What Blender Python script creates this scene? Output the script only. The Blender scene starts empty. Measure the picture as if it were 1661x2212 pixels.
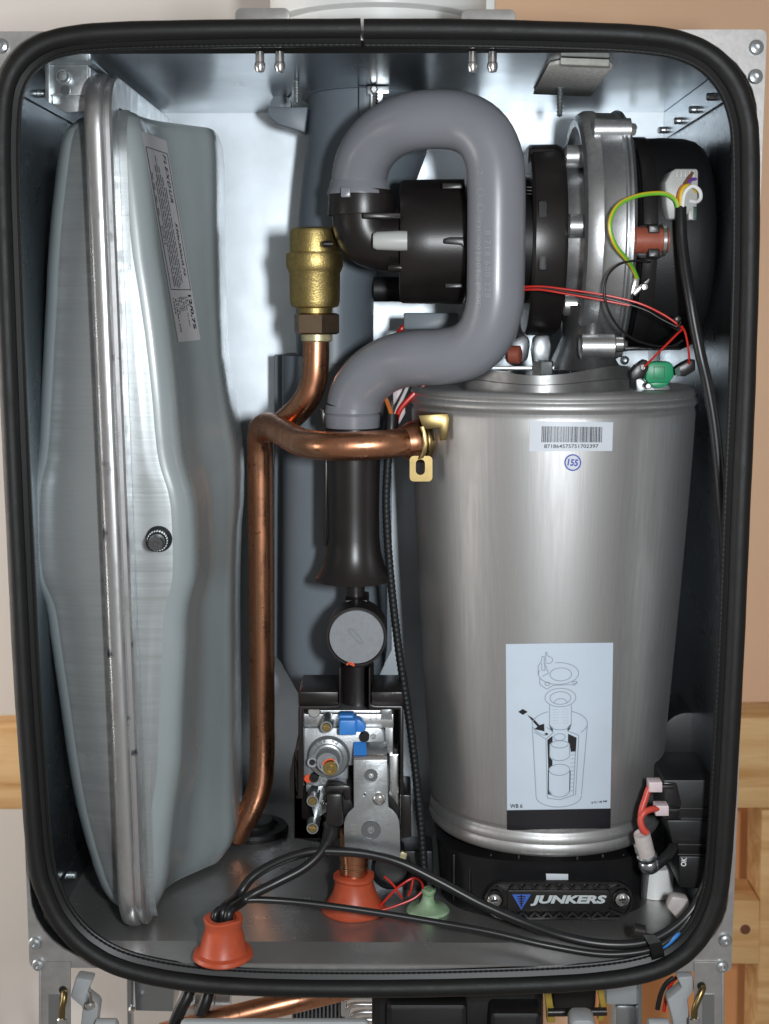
import bpy, bmesh, math, random
from mathutils import Vector, Matrix
from mathutils.bvhtree import BVHTree
random.seed(7)
sc = bpy.context.scene
COL = sc.collection

# ------------------------------------------------------------------ camera, world, light, exposure
F_PX, CX, CY = 3049.0, 830.5, 1106.0          # measured on the photograph at 1661 x 2212
PITCH, YAW, DIST = math.atan(447 / 3049), math.atan(39.5 / 3049), 0.85
cam_d = bpy.data.cameras.new('camera')
cam = bpy.data.objects.new('camera', cam_d)
COL.objects.link(cam)
cam.location = (0, -DIST, 0)
cam.rotation_euler = (math.pi / 2 - PITCH, 0, YAW)
cam_d.sensor_fit = 'VERTICAL'
cam_d.sensor_height = 36
cam_d.sensor_width = 27
cam_d.lens = F_PX / 2212 * 36
cam_d.clip_start, cam_d.clip_end = 0.02, 50
cam_d.dof.use_dof = True
cam_d.dof.focus_distance = 0.93
cam_d.dof.aperture_fstop = 13
sc.camera = cam

world = bpy.data.worlds.new('World')
sc.world = world
world.use_nodes = True
bg = world.node_tree.nodes['Background']
bg.inputs[0].default_value = (1.0, 0.93, 0.86, 1)
bg.inputs[1].default_value = 0.195

fl = bpy.data.lights.new('flash', 'AREA')
fl.shape, fl.size, fl.size_y, fl.energy = 'RECTANGLE', 0.04, 0.065, 6.6
fl.color = (0.93, 0.97, 1.0)
flo = bpy.data.objects.new('flash', fl)
COL.objects.link(flo)
flo.location = (0.105, -0.83, 0.012)
flo.rotation_euler = (Vector((-0.02, 0.15, -0.12)) - Vector(flo.location)).to_track_quat('-Z', 'Y').to_euler()

# added lamp for unseen room light at left, brightening the wall behind the casing
wl = bpy.data.lights.new('left_room_light', 'AREA')
wl.shape, wl.size, wl.size_y, wl.energy, wl.color = 'RECTANGLE', 0.6, 1.0, 11, (1.0, 0.95, 0.9)
wlo = bpy.data.objects.new('left_room_light', wl); COL.objects.link(wlo)
wlo.location = (-1.15, 0.12, -0.1)
wlo.rotation_euler = (Vector((-0.3, 0.5, -0.15)) - Vector(wlo.location)).to_track_quat('-Z', 'Z').to_euler()

sc.view_settings.view_transform = 'Standard'
sc.view_settings.look = 'None'
sc.view_settings.gamma = 1
sc.view_settings.exposure = 0.0
sc.render.engine = 'CYCLES'
sc.cycles.use_denoising = True
sc.cycles.max_bounces = 8
sc.cycles.caustics_reflective = True
sc.cycles.sample_clamp_indirect = 4
sc.cycles.blur_glossy = 0.6

# ------------------------------------------------------------------ measuring helpers
CT, ST, CYW, SYW = math.cos(PITCH), math.sin(PITCH), math.cos(YAW), math.sin(YAW)
EYE = Vector((0, -DIST, 0))
def ray(x, y):
    a, b = (x - CX) / F_PX, -(y - CY) / F_PX
    dx, dy, dz = a, CT + b * ST, -ST + b * CT
    return Vector((dx * CYW - dy * SYW, dx * SYW + dy * CYW, dz))
def P(x, y, Y):
    d = ray(x, y); return EYE + d * ((Y + DIST) / d.y)
def PZ(x, y, z):
    d = ray(x, y); return EYE + d * (z / d.z)
def PX(x, y, X):
    d = ray(x, y); return EYE + d * (X / d.x)
def M(r, x, y, Y):
    return (P(x + r, y, Y) - P(x, y, Y)).length

# ------------------------------------------------------------------ materials
MATS = {}
def mat(name, base, metal=0.0, rough=0.5, var=0.0, vscale=40, stretch=(1, 1, 1), rvar=0.0, bump=0.0, bscale=200,
        spec=0.5, coat=0.0, base2=None, trans=0.0, sss=0.0, aniso=0.0, spots=None):
    m = bpy.data.materials.new(name); m.use_nodes = True
    nt = m.node_tree; N = nt.nodes; L = nt.links
    b = N['Principled BSDF']
    b.inputs['Base Color'].default_value = (*base, 1)
    b.inputs['Metallic'].default_value = metal
    b.inputs['Roughness'].default_value = rough
    b.inputs['Specular IOR Level'].default_value = spec
    b.inputs['Coat Weight'].default_value = coat
    b.inputs['Coat Roughness'].default_value = 0.12
    b.inputs['Transmission Weight'].default_value = trans
    if sss:
        b.inputs['Subsurface Weight'].default_value = sss
        b.inputs['Subsurface Radius'].default_value = (0.003, 0.003, 0.003)
    tc = N.new('ShaderNodeTexCoord')
    mp = N.new('ShaderNodeMapping'); mp.inputs['Scale'].default_value = stretch
    L.new(tc.outputs['Object'], mp.inputs['Vector'])
    if var or rvar:
        n = N.new('ShaderNodeTexNoise'); n.inputs['Scale'].default_value = vscale
        n.inputs['Detail'].default_value = 6; n.inputs['Roughness'].default_value = 0.65
        L.new(mp.outputs[0], n.inputs['Vector'])
        if var:
            mx = N.new('ShaderNodeMix'); mx.data_type = 'RGBA'
            b2 = base2 or tuple(c * (1 - var) for c in base)
            mx.inputs[6].default_value = (*base, 1); mx.inputs[7].default_value = (*b2, 1)
            cr = N.new('ShaderNodeMapRange'); cr.inputs[1].default_value = 0.36; cr.inputs[2].default_value = 0.64
            L.new(n.outputs[0], cr.inputs[0]); L.new(cr.outputs[0], mx.inputs[0])
            out = mx.outputs[2]
            if spots:
                n2 = N.new('ShaderNodeTexNoise'); n2.inputs['Scale'].default_value = spots[1]; n2.inputs['Detail'].default_value = 4
                L.new(tc.outputs['Object'], n2.inputs['Vector'])
                c2 = N.new('ShaderNodeMapRange'); c2.inputs[1].default_value = spots[2]; c2.inputs[2].default_value = spots[2] + 0.08
                L.new(n2.outputs[0], c2.inputs[0])
                m2 = N.new('ShaderNodeMix'); m2.data_type = 'RGBA'; m2.inputs[7].default_value = (*spots[0], 1)
                L.new(out, m2.inputs[6]); L.new(c2.outputs[0], m2.inputs[0]); out = m2.outputs[2]
            L.new(out, b.inputs['Base Color'])
        if rvar:
            mr = N.new('ShaderNodeMapRange'); mr.inputs[1].default_value = 0.3; mr.inputs[2].default_value = 0.7
            mr.inputs[3].default_value = max(0.02, rough - rvar); mr.inputs[4].default_value = min(1, rough + rvar)
            L.new(n.outputs[0], mr.inputs[0]); L.new(mr.outputs[0], b.inputs['Roughness'])
    if bump:
        nb = N.new('ShaderNodeTexNoise'); nb.inputs['Scale'].default_value = bscale; nb.inputs['Detail'].default_value = 3
        L.new(mp.outputs[0], nb.inputs['Vector'])
        bp = N.new('ShaderNodeBump'); bp.inputs['Strength'].default_value = bump; bp.inputs['Distance'].default_value = 0.0006
        L.new(nb.outputs[0], bp.inputs['Height']); L.new(bp.outputs[0], b.inputs['Normal'])
    MATS[name] = m
    return m

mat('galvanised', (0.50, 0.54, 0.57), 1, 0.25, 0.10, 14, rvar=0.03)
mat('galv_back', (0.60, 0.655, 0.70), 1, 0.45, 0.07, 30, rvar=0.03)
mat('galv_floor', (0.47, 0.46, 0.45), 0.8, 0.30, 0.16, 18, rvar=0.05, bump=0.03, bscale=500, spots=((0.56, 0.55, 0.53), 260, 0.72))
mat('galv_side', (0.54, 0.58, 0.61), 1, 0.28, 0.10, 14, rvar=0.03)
mat('flange_steel', (0.50, 0.49, 0.48), 0.75, 0.45, 0.15, 120, bump=0.08, bscale=400)
mat('zinc', (0.62, 0.66, 0.68), 0.9, 0.33, 0.2, 300, rvar=0.08, bump=0.1, bscale=700)
mat('chrome', (0.78, 0.78, 0.78), 0.95, 0.22, 0.05, 100)
mat('aluminium', (0.64, 0.65, 0.66), 0.88, 0.36, 0.3, 160, rvar=0.1, bump=0.08, bscale=1200)
mat('cast_plate', (0.24, 0.24, 0.24), 0.8, 0.40, 0.2, 120, rvar=0.06, bump=0.015, bscale=900)
mat('die_cast', (0.42, 0.44, 0.455), 0.7, 0.38, 0.15, 160, rvar=0.08, bump=0.12, bscale=900)
mat('aluminium_dark', (0.36, 0.38, 0.40), 0.9, 0.34, 0.3, 90, rvar=0.1, bump=0.07, bscale=900)
mat('stainless', (0.53, 0.53, 0.53), 0.84, 0.47, 0.14, 340, stretch=(1, 1, 0.03), rvar=0.05, bump=0.06, bscale=900,
    base2=(0.45, 0.45, 0.448), spots=((0.45, 0.448, 0.445), 14, 0.58))
mat('stainless_smear', (0.50, 0.48, 0.46), 1, 0.33, 0.35, 60, stretch=(1, 1, 6), rvar=0.08)
mat('vessel_paint', (0.325, 0.372, 0.382), 0.0, 0.30, 0.10, 22, stretch=(1, 1, 0.5), rvar=0.05, bump=0.03, bscale=300, coat=0.35)
mat('vessel_bare', (0.54, 0.58, 0.59), 0.75, 0.36, 0.28, 120, stretch=(0.05, 0.05, 1.3), rvar=0.1, bump=0.1, bscale=240, base2=(0.40, 0.43, 0.44), spots=((0.72, 0.74, 0.75), 170, 0.735))
mat('vessel_rim', (0.66, 0.68, 0.69), 0.85, 0.33, 0.3, 60, stretch=(1, 1, 0.6), rvar=0.1, bump=0.05, bscale=300,
    base2=(0.48, 0.475, 0.48), spots=((0.10, 0.10, 0.13), 55, 0.67))
mat('flue_grey', (0.165, 0.195, 0.225), 0, 0.42, 0.06, 30)
mat('pipe_grey', (0.215, 0.225, 0.25), 0, 0.33, 0.09, 14, rvar=0.05, bump=0.03, bscale=900, coat=0.1)
mat('pipe_emboss_lit', (0.28, 0.29, 0.315), 0, 0.3)  # paler than the pipe: light caught by raised edges put into the colour
mat('black_plastic', (0.018, 0.016, 0.016), 0, 0.34, 0.2, 200, bump=0.1, bscale=1200)
mat('brown_black', (0.016, 0.013, 0.0125), 0, 0.33, 0.2, 90, bump=0.08, bscale=1200)
mat('motor_black', (0.010, 0.010, 0.011), 0, 0.5, 0.3, 400, bump=0.25, bscale=1500, spots=((0.07, 0.07, 0.07), 800, 0.74))
mat('rubber', (0.010, 0.010, 0.010), 0, 0.50, 0.3, 120, bump=0.35, bscale=1800, spec=0.35, rvar=0.06, spots=((0.09, 0.09, 0.09), 700, 0.735))
mat('rubber_lip', (0.009, 0.009, 0.009), 0, 0.42, spec=0.35)
mat('cable_black', (0.012, 0.012, 0.013), 0, 0.36, 0.2, 300, bump=0.05, bscale=300)
mat('corrugated', (0.009, 0.011, 0.012), 0, 0.5, spec=0.35)
mat('brass', (0.56, 0.43, 0.17), 1, 0.42, 0.22, 400, bump=0.35, bscale=900)
mat('brass_bright', (0.72, 0.56, 0.22), 1, 0.25, 0.15, 200)
mat('nut_bronze', (0.42, 0.31, 0.21), 1, 0.36, 0.3, 120, rvar=0.1)
mat('plated', (0.29, 0.215, 0.095), 1, 0.34, 0.25, 90, rvar=0.06)
mat('copper', (0.80, 0.40, 0.24), 1, 0.30, 0.35, 90, stretch=(1, 1, 0.5), rvar=0.12, base2=(0.56, 0.25, 0.14),
    spots=((0.16, 0.08, 0.05), 190, 0.66), bump=0.06, bscale=250)
mat('solder_pale', (0.66, 0.60, 0.36), 0.5, 0.4, 0.3, 150)
mat('red_rubber', (0.50, 0.085, 0.035), 0, 0.42, 0.15, 120, bump=0.08, bscale=600, sss=0.05)
mat('hose_red', (0.34, 0.085, 0.05), 0, 0.5, 0.2, 150, bump=0.1, bscale=500)
mat('green_rubber', (0.20, 0.34, 0.18), 0, 0.55, 0.35, 120, base2=(0.34, 0.46, 0.32), bump=0.1, bscale=400)
mat('green_plastic', (0.015, 0.28, 0.12), 0, 0.4, 0.1, 100)
mat('green_dark', (0.006, 0.05, 0.03), 0, 0.5)
mat('blue_plastic', (0.045, 0.24, 0.68), 0, 0.4, 0.1, 80)
mat('wire_red', (0.55, 0.02, 0.012), 0, 0.35)
mat('wire_redcoral', (0.58, 0.07, 0.05), 0, 0.4)
mat('wire_orange', (0.72, 0.20, 0.05), 0, 0.4)
mat('wire_white', (0.78, 0.78, 0.78), 0, 0.4)
mat('wire_yellow', (0.68, 0.46, 0.02), 0, 0.4)
mat('wire_brown', (0.16, 0.06, 0.03), 0, 0.4)
mat('wire_violet', (0.14, 0.05, 0.32), 0, 0.4)
mat('wire_blue', (0.03, 0.22, 0.62), 0, 0.4)
mat('wire_green', (0.16, 0.48, 0.03), 0, 0.38)
mat('nylon', (0.44, 0.45, 0.43), 0, 0.4, 0.1, 100, sss=0.2)
mat('clear_nylon', (0.70, 0.58, 0.60), 0, 0.35, 0.1, 100, sss=0.2)
mat('sleeve', (0.55, 0.50, 0.48), 0, 0.45, 0.15, 200, sss=0.15)
mat('white_plastic', (0.84, 0.85, 0.83), 0, 0.4, 0.05, 50)
mat('ivory', (0.50, 0.52, 0.50), 0, 0.42)
mat('grey_lever', (0.40, 0.42, 0.43), 0, 0.45, 0.06, 60)
mat('gauge_face', (0.25, 0.265, 0.285), 0, 0.5, 0.12, 300, bump=0.25, bscale=1200)
mat('label_white', (0.62, 0.66, 0.72), 0, 0.40, 0.04, 40)
mat('label_grey', (0.52, 0.52, 0.54), 0, 0.42, 0.04, 40)
mat('label_blue', (0.60, 0.69, 0.79), 0, 0.33, 0.05, 25, coat=0.2)
mat('ink', (0.012, 0.012, 0.016), 0, 0.5)
mat('ink_grey', (0.28, 0.33, 0.38), 0, 0.5)
mat('ink_blue', (0.03, 0.05, 0.36), 0, 0.5)
mat('logo_blue', (0.05, 0.13, 0.48), 0, 0.4)
mat('logo_silver', (0.60, 0.66, 0.68), 0.2, 0.4)
mat('paint_orange', (0.80, 0.10, 0.03), 0, 0.5)
mat('felt', (0.80, 0.79, 0.75), 0, 0.9, 0.3, 300, bump=0.8, bscale=900)
mat('putty', (0.42, 0.42, 0.38), 0, 0.8, 0.2, 200, bump=0.3, bscale=500)
mat('sump_black', (0.012, 0.012, 0.013), 0, 0.42, 0.2, 60)
mat('hx_steel', (0.6, 0.6, 0.6), 1, 0.2)
mat('yellow_clip', (0.42, 0.30, 0.05), 0, 0.45)
mat('wall_white', (0.78, 0.74, 0.70), 0, 0.85, 0.05, 3, bump=0.1, bscale=40)
mat('wall_board', (0.72, 0.33, 0.13), 0, 0.8, 0.15, 6, bump=0.1, bscale=40)
mat('wall_peach', (0.84, 0.56, 0.37), 0, 0.85, 0.06, 3, bump=0.1, bscale=40)

def wood_mat():
    m = bpy.data.materials.new('pine'); m.use_nodes = True
    nt = m.node_tree; N = nt.nodes; L = nt.links; b = N['Principled BSDF']
    tc = N.new('ShaderNodeTexCoord'); mp = N.new('ShaderNodeMapping'); mp.inputs['Scale'].default_value = (3, 20, 28)
    L.new(tc.outputs['Object'], mp.inputs[0])
    n = N.new('ShaderNodeTexNoise'); n.inputs['Scale'].default_value = 2.2; n.inputs['Detail'].default_value = 8; n.inputs['Distortion'].default_value = 0.8
    L.new(mp.outputs[0], n.inputs['Vector'])
    r = N.new('ShaderNodeValToRGB')
    r.color_ramp.elements[0].position = 0.3; r.color_ramp.elements[0].color = (0.55, 0.28, 0.09, 1)
    r.color_ramp.elements[1].position = 0.65; r.color_ramp.elements[1].color = (0.80, 0.52, 0.25, 1)
    L.new(n.outputs[0], r.inputs[0]); L.new(r.outputs[0], b.inputs['Base Color'])
    b.inputs['Roughness'].default_value = 0.6
    MATS['pine'] = m
wood_mat()

# ------------------------------------------------------------------ object helpers
def tag(o, label=None, cat=None, group=None, kind=None):
    if label: o['label'] = label
    if cat: o['category'] = cat
    if group: o['group'] = group
    if kind: o['kind'] = kind
    return o
def thing(name, label, cat, loc=(0, 0, 0), group=None, kind=None):
    o = bpy.data.objects.new(name, None); COL.objects.link(o)
    o.empty_display_size = 0.02
    o.location = loc
    return tag(o, label, cat, group, kind)
def wmat(o):
    m = Matrix.LocRotScale(o.location, o.rotation_euler, o.scale)
    return wmat(o.parent) @ o.matrix_parent_inverse @ m if o.parent else m
def adopt(o, parent):
    o.parent = parent
    o.matrix_parent_inverse = wmat(parent).inverted()
    return o

class MB:
    """collects shapes into one bmesh"""
    def __init__(s): s.bm = bmesh.new()
    def _grid(s, rings, closed=True, cap0=True, cap1=True, loop=False):
        vs = [[s.bm.verts.new(p) for p in r] for r in rings]
        n = len(vs[0]); m = len(vs)
        for i in range(m if loop else m - 1):
            a, b = vs[i], vs[(i + 1) % m]
            for j in range(n if closed else n - 1):
                k = (j + 1) % n
                try: s.bm.faces.new((a[j], a[k], b[k], b[j]))
                except ValueError: pass
        if not loop and closed:
            if cap0: s.bm.faces.new(list(reversed(vs[0])))
            if cap1: s.bm.faces.new(vs[-1])
        return s
    def grid(s, rows): return s._grid(rows, closed=False)
    def loft(s, rings, **k): return s._grid(rings, **k)
    def tube(s, pts, r, n=14, cap=True, loop=False, squash=None):
        pts = [Vector(p) for p in pts]; m = len(pts)
        rr = r if isinstance(r, (list, tuple)) else [r] * m
        T = []
        for i in range(m):
            if loop: t = pts[(i + 1) % m] - pts[i - 1]
            else: t = pts[min(i + 1, m - 1)] - pts[max(i - 1, 0)]
            T.append(t.normalized())
        up = Vector((0, 1, 0)) if abs(T[0].y) < 0.9 else Vector((1, 0, 0))
        u = T[0].cross(up).normalized(); rings = []
        for i in range(m):
            u = (u - T[i] * u.dot(T[i])).normalized(); v = T[i].cross(u)
            rings.append([pts[i] + (u * math.cos(2 * math.pi * j / n) + v * math.sin(2 * math.pi * j / n)) * rr[i] for j in range(n)])
        return s._grid(rings, cap0=cap, cap1=cap, loop=loop)
    def lathe(s, o, axis, prof, n=32, cap=True, phase=0.0):
        o = Vector(o); a = Vector(axis).normalized()
        up = Vector((0, 0, 1)) if abs(a.z) < 0.9 else Vector((0, 1, 0))
        u = a.cross(up).normalized(); v = a.cross(u)
        rings = [[o + a * h + (u * math.cos(phase + 2 * math.pi * j / n) + v * math.sin(phase + 2 * math.pi * j / n)) * max(r, 1e-5) for j in range(n)] for r, h in prof]
        return s._grid(rings, cap0=cap, cap1=cap)
    def prism(s, pts, off, bev=0.0, seg=2):
        """closed polygon (3-D points) pushed along off"""
        off = Vector(off); b2 = bmesh.new()
        a = [b2.verts.new(Vector(p)) for p in pts]; c = [b2.verts.new(Vector(p) + off) for p in pts]
        n = len(a)
        b2.faces.new(a); b2.faces.new(list(reversed(c)))
        for i in range(n):
            j = (i + 1) % n
            b2.faces.new((a[j], a[i], c[i], c[j]))
        bmesh.ops.recalc_face_normals(b2, faces=b2.faces)
        if bev:
            es = [e for e in b2.edges if e.calc_face_angle(0) > 0.6]
            bmesh.ops.bevel(b2, geom=es, offset=bev, segments=seg, affect='EDGES', profile=0.5, clamp_overlap=True)
        s.merge(b2); return s
    def merge(s, b2):
        me = bpy.data.meshes.new('tmp'); b2.to_mesh(me); b2.free(); s.bm.from_mesh(me); bpy.data.meshes.remove(me)
    def box(s, x0, x1, y0, y1, z0, z1, bev=0.0):
        return s.prism([(x0, y0, z0), (x1, y0, z0), (x1, y0, z1), (x0, y0, z1)], (0, y1 - y0, 0), bev)
    def pp(s, pxs, Y, d, bev=0.0):
        """outline measured on the photograph, standing in the plane y = Y, d metres thick (away from the viewer)"""
        return s.prism([P(x, y, Y) for x, y in pxs], (0, d, 0), bev)
    def pdisc(s, cx, cy, Y, prof, n=28, phase=0.0):
        """turned piece facing the viewer: prof = [(radius px, metres behind Y)]"""
        o = P(cx, cy, Y); k = M(1, cx, cy, Y)
        return s.lathe(o, (0, 1, 0), [(r * k, h) for r, h in prof], n, phase=phase)
    def build(s, name, m, parent=None, ang=35, recalc=True):
        if recalc: bmesh.ops.recalc_face_normals(s.bm, faces=s.bm.faces)
        me = bpy.data.meshes.new(name); s.bm.to_mesh(me); s.bm.free()
        me.materials.append(MATS[m])
        if len(me.polygons):
            me.polygons.foreach_set('use_smooth', [True] * len(me.polygons))
            me.set_sharp_from_angle(angle=math.radians(ang))
        o = bpy.data.objects.new(name, me); COL.objects.link(o)
        if parent: adopt(o, parent)
        return o

def spline(pts, step=6, closed=False):
    pts = [Vector(p) for p in pts]; n = len(pts); out = []
    for i in range(n if closed else n - 1):
        if closed: a, b, c, d = pts[i - 1], pts[i], pts[(i + 1) % n], pts[(i + 2) % n]
        else: a, b, c, d = pts[max(i - 1, 0)], pts[i], pts[i + 1], pts[min(i + 2, n - 1)]
        for k in range(step):
            t = k / step
            out.append(0.5 * ((2 * b) + (c - a) * t + (2 * a - 5 * b + 4 * c - d) * t * t + (3 * b - a - 3 * c + d) * t ** 3))
    if not closed: out.append(pts[-1])
    return out
def even(pts, d, closed=False):
    """resample a polyline at even spacing d"""
    out = [pts[0].copy()]; acc = 0.0
    q = pts + ([pts[0]] if closed else [])
    for a, b in zip(q, q[1:]):
        L = (b - a).length; pos = d - acc
        while pos <= L and L > 0:
            out.append(a.lerp(b, pos / L)); pos += d
        acc = (acc + L) % d if L else acc
    return out
def W(pts, step=6): return spline([p if isinstance(p, Vector) else P(*p) for p in pts], step)
def rr(x0, y0, x1, y1, r, k=5):
    out = []
    for cx, cy, a0 in ((x1 - r, y0 + r, -90), (x1 - r, y1 - r, 0), (x0 + r, y1 - r, 90), (x0 + r, y0 + r, 180)):
        for i in range(k + 1):
            a = math.radians(a0 + 90 * i / k); out.append((cx + r * math.cos(a), cy + r * math.sin(a)))
    return out
def circ(cx, cy, r, n=24): return [(cx + r * math.cos(2 * math.pi * i / n), cy + r * math.sin(2 * math.pi * i / n)) for i in range(n)]

def text_bm(s, size=1.0, bold=0.0, shear=0.0, depth=0.0, ax='LEFT', spacing=1.0):
    cu = bpy.data.curves.new('t', 'FONT'); cu.body = s; cu.size = size; cu.offset = bold; cu.shear = shear
    cu.extrude = depth; cu.align_x = ax; cu.align_y = 'CENTER'; cu.space_character = spacing; cu.resolution_u = 3
    o = bpy.data.objects.new('t', cu); COL.objects.link(o)
    dg = bpy.context.evaluated_depsgraph_get(); dg.update()
    me = bpy.data.meshes.new_from_object(o.evaluated_get(dg))
    bm = bmesh.new(); bm.from_mesh(me)
    bpy.data.objects.remove(o); bpy.data.curves.remove(cu); bpy.data.meshes.remove(me)
    return bm
def put_text(mb, s, fn, width=None, height=None, **k):
    """lettering laid on a surface: fn(u, v) -> point, u along the line and v up, both in the units fn wants; centred"""
    bm = text_bm(s, **k)
    xs = [v.co.x for v in bm.verts]; ys = [v.co.y for v in bm.verts]
    x0, x1, y0, y1 = min(xs), max(xs), min(ys), max(ys)
    kx = width / (x1 - x0); ky = (height / (y1 - y0)) if height else kx
    for v in bm.verts:
        p = fn((v.co.x - (x0 + x1) / 2) * kx, (v.co.y - (y0 + y1) / 2) * ky); z = v.co.z
        v.co = Vector(p)
    mb.merge(bm)
def flat_text(mb, s, cx, cy, Y, width, height=None, rot=0.0, **k):
    c, sn = math.cos(math.radians(rot)), math.sin(math.radians(rot))
    put_text(mb, s, lambda u, v: P(cx + u * c + v * sn, cy + u * sn - v * c, Y), width, height, **k)

# ------------------------------------------------------------------ the casing
BK, FLZ, CEZ = 0.289, -0.4143, 0.149            # back wall, floor, ceiling
XL, XR = -0.2365, 0.205                          # side walls
FX0, FX1, FZ0, FZ1, FY = -0.2415, 0.2125, -0.4255, 0.1595, 0.0105
casing = thing('boiler_casing', 'open galvanised sheet steel boiler casing with black rubber door seal', 'boiler casing', (-0.015, 0.15, FLZ))

MB().box(XL - .003, XR + .003, BK, BK + .0015, FLZ - .003, CEZ + .003).build('back_panel', 'galv_back', casing)
MB().box(XL - .004, XR + .004, FY + .0145, BK - .0004, CEZ, CEZ + .0012).build('ceiling_panel', 'galvanised', casing)
MB().box(XL - .004, XR + .004, FY + .0145, BK - .0004, FLZ - .0012, FLZ).build('floor_panel', 'galv_floor', casing)
MB().box(XL - .0012, XL, FY + .0145, BK - .0004, FLZ + .0003, CEZ - .0003).build('side_panel', 'galv_side', casing)
MB().box(XR, XR + .0012, FY + .0145, BK - .0004, FLZ + .0003, CEZ - .0003).build('side_panel', 'galv_side', casing)
# folded strips below the ceiling and above the floor, and the corner posts
for X, sg in ((XL, 1), (XR, -1)):
    MB().box(min(X, X + sg * .0016), max(X, X + sg * .0016), FY + .0165, BK - .001, CEZ - .021, CEZ - .0004).build('folded_strip', 'galvanised', casing)
    MB().box(min(X + sg * .0002, X + sg * .0018), max(X + sg * .0002, X + sg * .0018), FY + .0165, BK - .001, FLZ + .0004, FLZ + .02).build('folded_strip', 'galv_side', casing)
    MB().box(min(X + sg * .0004, X + sg * .009), max(X + sg * .0004, X + sg * .009), BK - .0022, BK - .0004, FLZ + .001, CEZ - .0225).build('corner_post', 'galvanised', casing)
MB().prism([(XL + .02, FY + .0150, FLZ + .0006), (XR - .02, FY + .0150, FLZ + .0006), (XR - .045, FY - .003, -.4202), (XL + .045, FY - .003, -.4202)], (0, 0, -.001)).build('floor_lip', 'galv_floor', casing)
# front flange: a frame with a rounded opening
def frame_ring(out, inn, y0, y1):
    b = MB(); n = len(out)
    A = [(p[0], y0, p[1]) for p in out]; Bq = [(p[0], y0, p[1]) for p in inn]
    C = [(p[0], y1, p[1]) for p in inn]; D = [(p[0], y1, p[1]) for p in out]
    b.loft([A, Bq, C, D], loop=True); return b
def rrw(x0, z0, x1, z1, r, k=8):
    return rr(x0, z0, x1, z1, r, k)
OPEN = rrw(XL - .003, -.4205, XR + .004, .1540, .046)
frame_ring(rrw(FX0, FZ0, FX1, FZ1, .004), OPEN, FY, FY + .002).build('front_flange', 'flange_steel', casing)
MB().loft([[(p[0], FY + .0021, p[1]) for p in OPEN], [(p[0], FY + .012, p[1]) for p in rrw(XL - .0012, FLZ - .0018, XR + .0012, CEZ - .0004, .034)], [(p[0], FY + .0138, p[1]) for p in rrw(XL - .003, FLZ - .003, XR + .003, CEZ + .003, .034)], [(p[0], FY + .004, p[1]) for p in rrw(FX0 + .0008, FZ0 + .0008, FX1 - .0008, FZ1 - .0008, .04)]], cap0=False, cap1=False).build('seal_channel', 'rubber_lip', casing)
# the lip that turns inwards under the seal
frame_ring(rrw(FX0 + .0006, FZ0 + .0006, FX1 - .0006, FZ1 - .0006, .004), rrw(FX0 + .0018, FZ0 + .0018, FX1 - .0018, FZ1 - .0018, .004), FY + .0045, FY + .03).build('flange_return', 'flange_steel', casing)

# rubber seal
SEAL = [(786, 62), (1000, 63), (1250, 69), (1390, 76), (1475, 90), (1540, 122), (1586, 175), (1611, 240), (1620, 320), (1620, 560), (1612, 830),
        (1600, 1105), (1588, 1400), (1572, 1700), (1560, 1880), (1546, 1955), (1515, 2022), (1465, 2072), (1390, 2104), (1250, 2123), (1000, 2133),
        (780, 2136), (560, 2133), (400, 2121), (270, 2094), (190, 2054), (135, 2000), (100, 1935), (78, 1855), (62, 1660), (48, 1450), (36, 1206),
        (22, 900), (10, 600), (3, 380), (3, 275), (11, 195), (34, 142), (77, 102), (140, 80), (250, 69), (500, 63), (779, 61)]
sp = spline([P(x, y, 0.001) for x, y in SEAL], 6)
sw = [.0056 * (1 + .025 * math.sin(i * .31) * math.sin(i * .117 + 1) + .012 * math.sin(i * 1.7)) for i in range(len(sp))]
seal = MB().tube(sp, sw, 20).build('door_seal', 'rubber', casing)
cen = Vector((-.015, 0, -.135))
def inset(pts, d, dy):
    out = []; m = len(pts)
    for i, p in enumerate(pts):
        t = (pts[min(i + 1, m - 1)] - pts[max(i - 1, 0)]).normalized(); nrm = Vector((-t.z, 0, t.x))
        if nrm.dot(cen - p) < 0: nrm = -nrm
        out.append(p + nrm * d + Vector((0, dy, 0)))
    return out
def lip_rings(pts):
    rings = []
    for a, b in zip(inset(pts, .004, .003), inset(pts, .0092, .0060)):
        n = (b - a)
        rings.append([a, b, b + Vector((0, .0022, 0)), a + Vector((0, .004, 0))])
    return rings
MB().loft(lip_rings(sp)).build('seal_lip', 'rubber_lip', seal)
bead = even(inset(sp, .0086, .0040), .0011)
MB().tube(bead, [.00085 if i % 3 else .0005 for i in range(len(bead))], 6).build('seal_bead', 'rubber_lip', seal)

# rivets and screws of the casing
def rivet_mesh(r, h):
    b = MB(); b.lathe((0, 0, 0), (0, -1, 0), [(r, 0), (r, h * .35), (r * .8, h * .8), (r * .42, h), (r * .38, h * .55), (0, h * .5)], 18)
    return b
def place(mesh_o, loc, rot=(0, 0, 0), parent=None, scale=1):
    o = mesh_o.copy(); COL.objects.link(o); o.parent = None; o.matrix_parent_inverse = Matrix()
    o.location = loc; o.rotation_euler = rot; o.scale = (scale,) * 3
    if parent: adopt(o, parent)
    return o
def first_then_copy(o0, spots, parent):
    """spots = [(loc, rot)]; o0 takes the first spot, copies the rest"""
    for i, (l, rot) in enumerate(spots):
        if i == 0:
            o0.location, o0.rotation_euler = l, rot; adopt(o0, parent)
        else: place(o0, l, rot, parent)
first_then_copy(rivet_mesh(.0044, .003).build('rivet', 'zinc'),
    [(P(x, y, FY - .0002), (0, 0, 0)) for x, y in ((1633, 103), (1631, 166), (77, 2036), (84, 2083), (1566, 2030), (1558, 2087), (4, 100))], casing)
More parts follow.
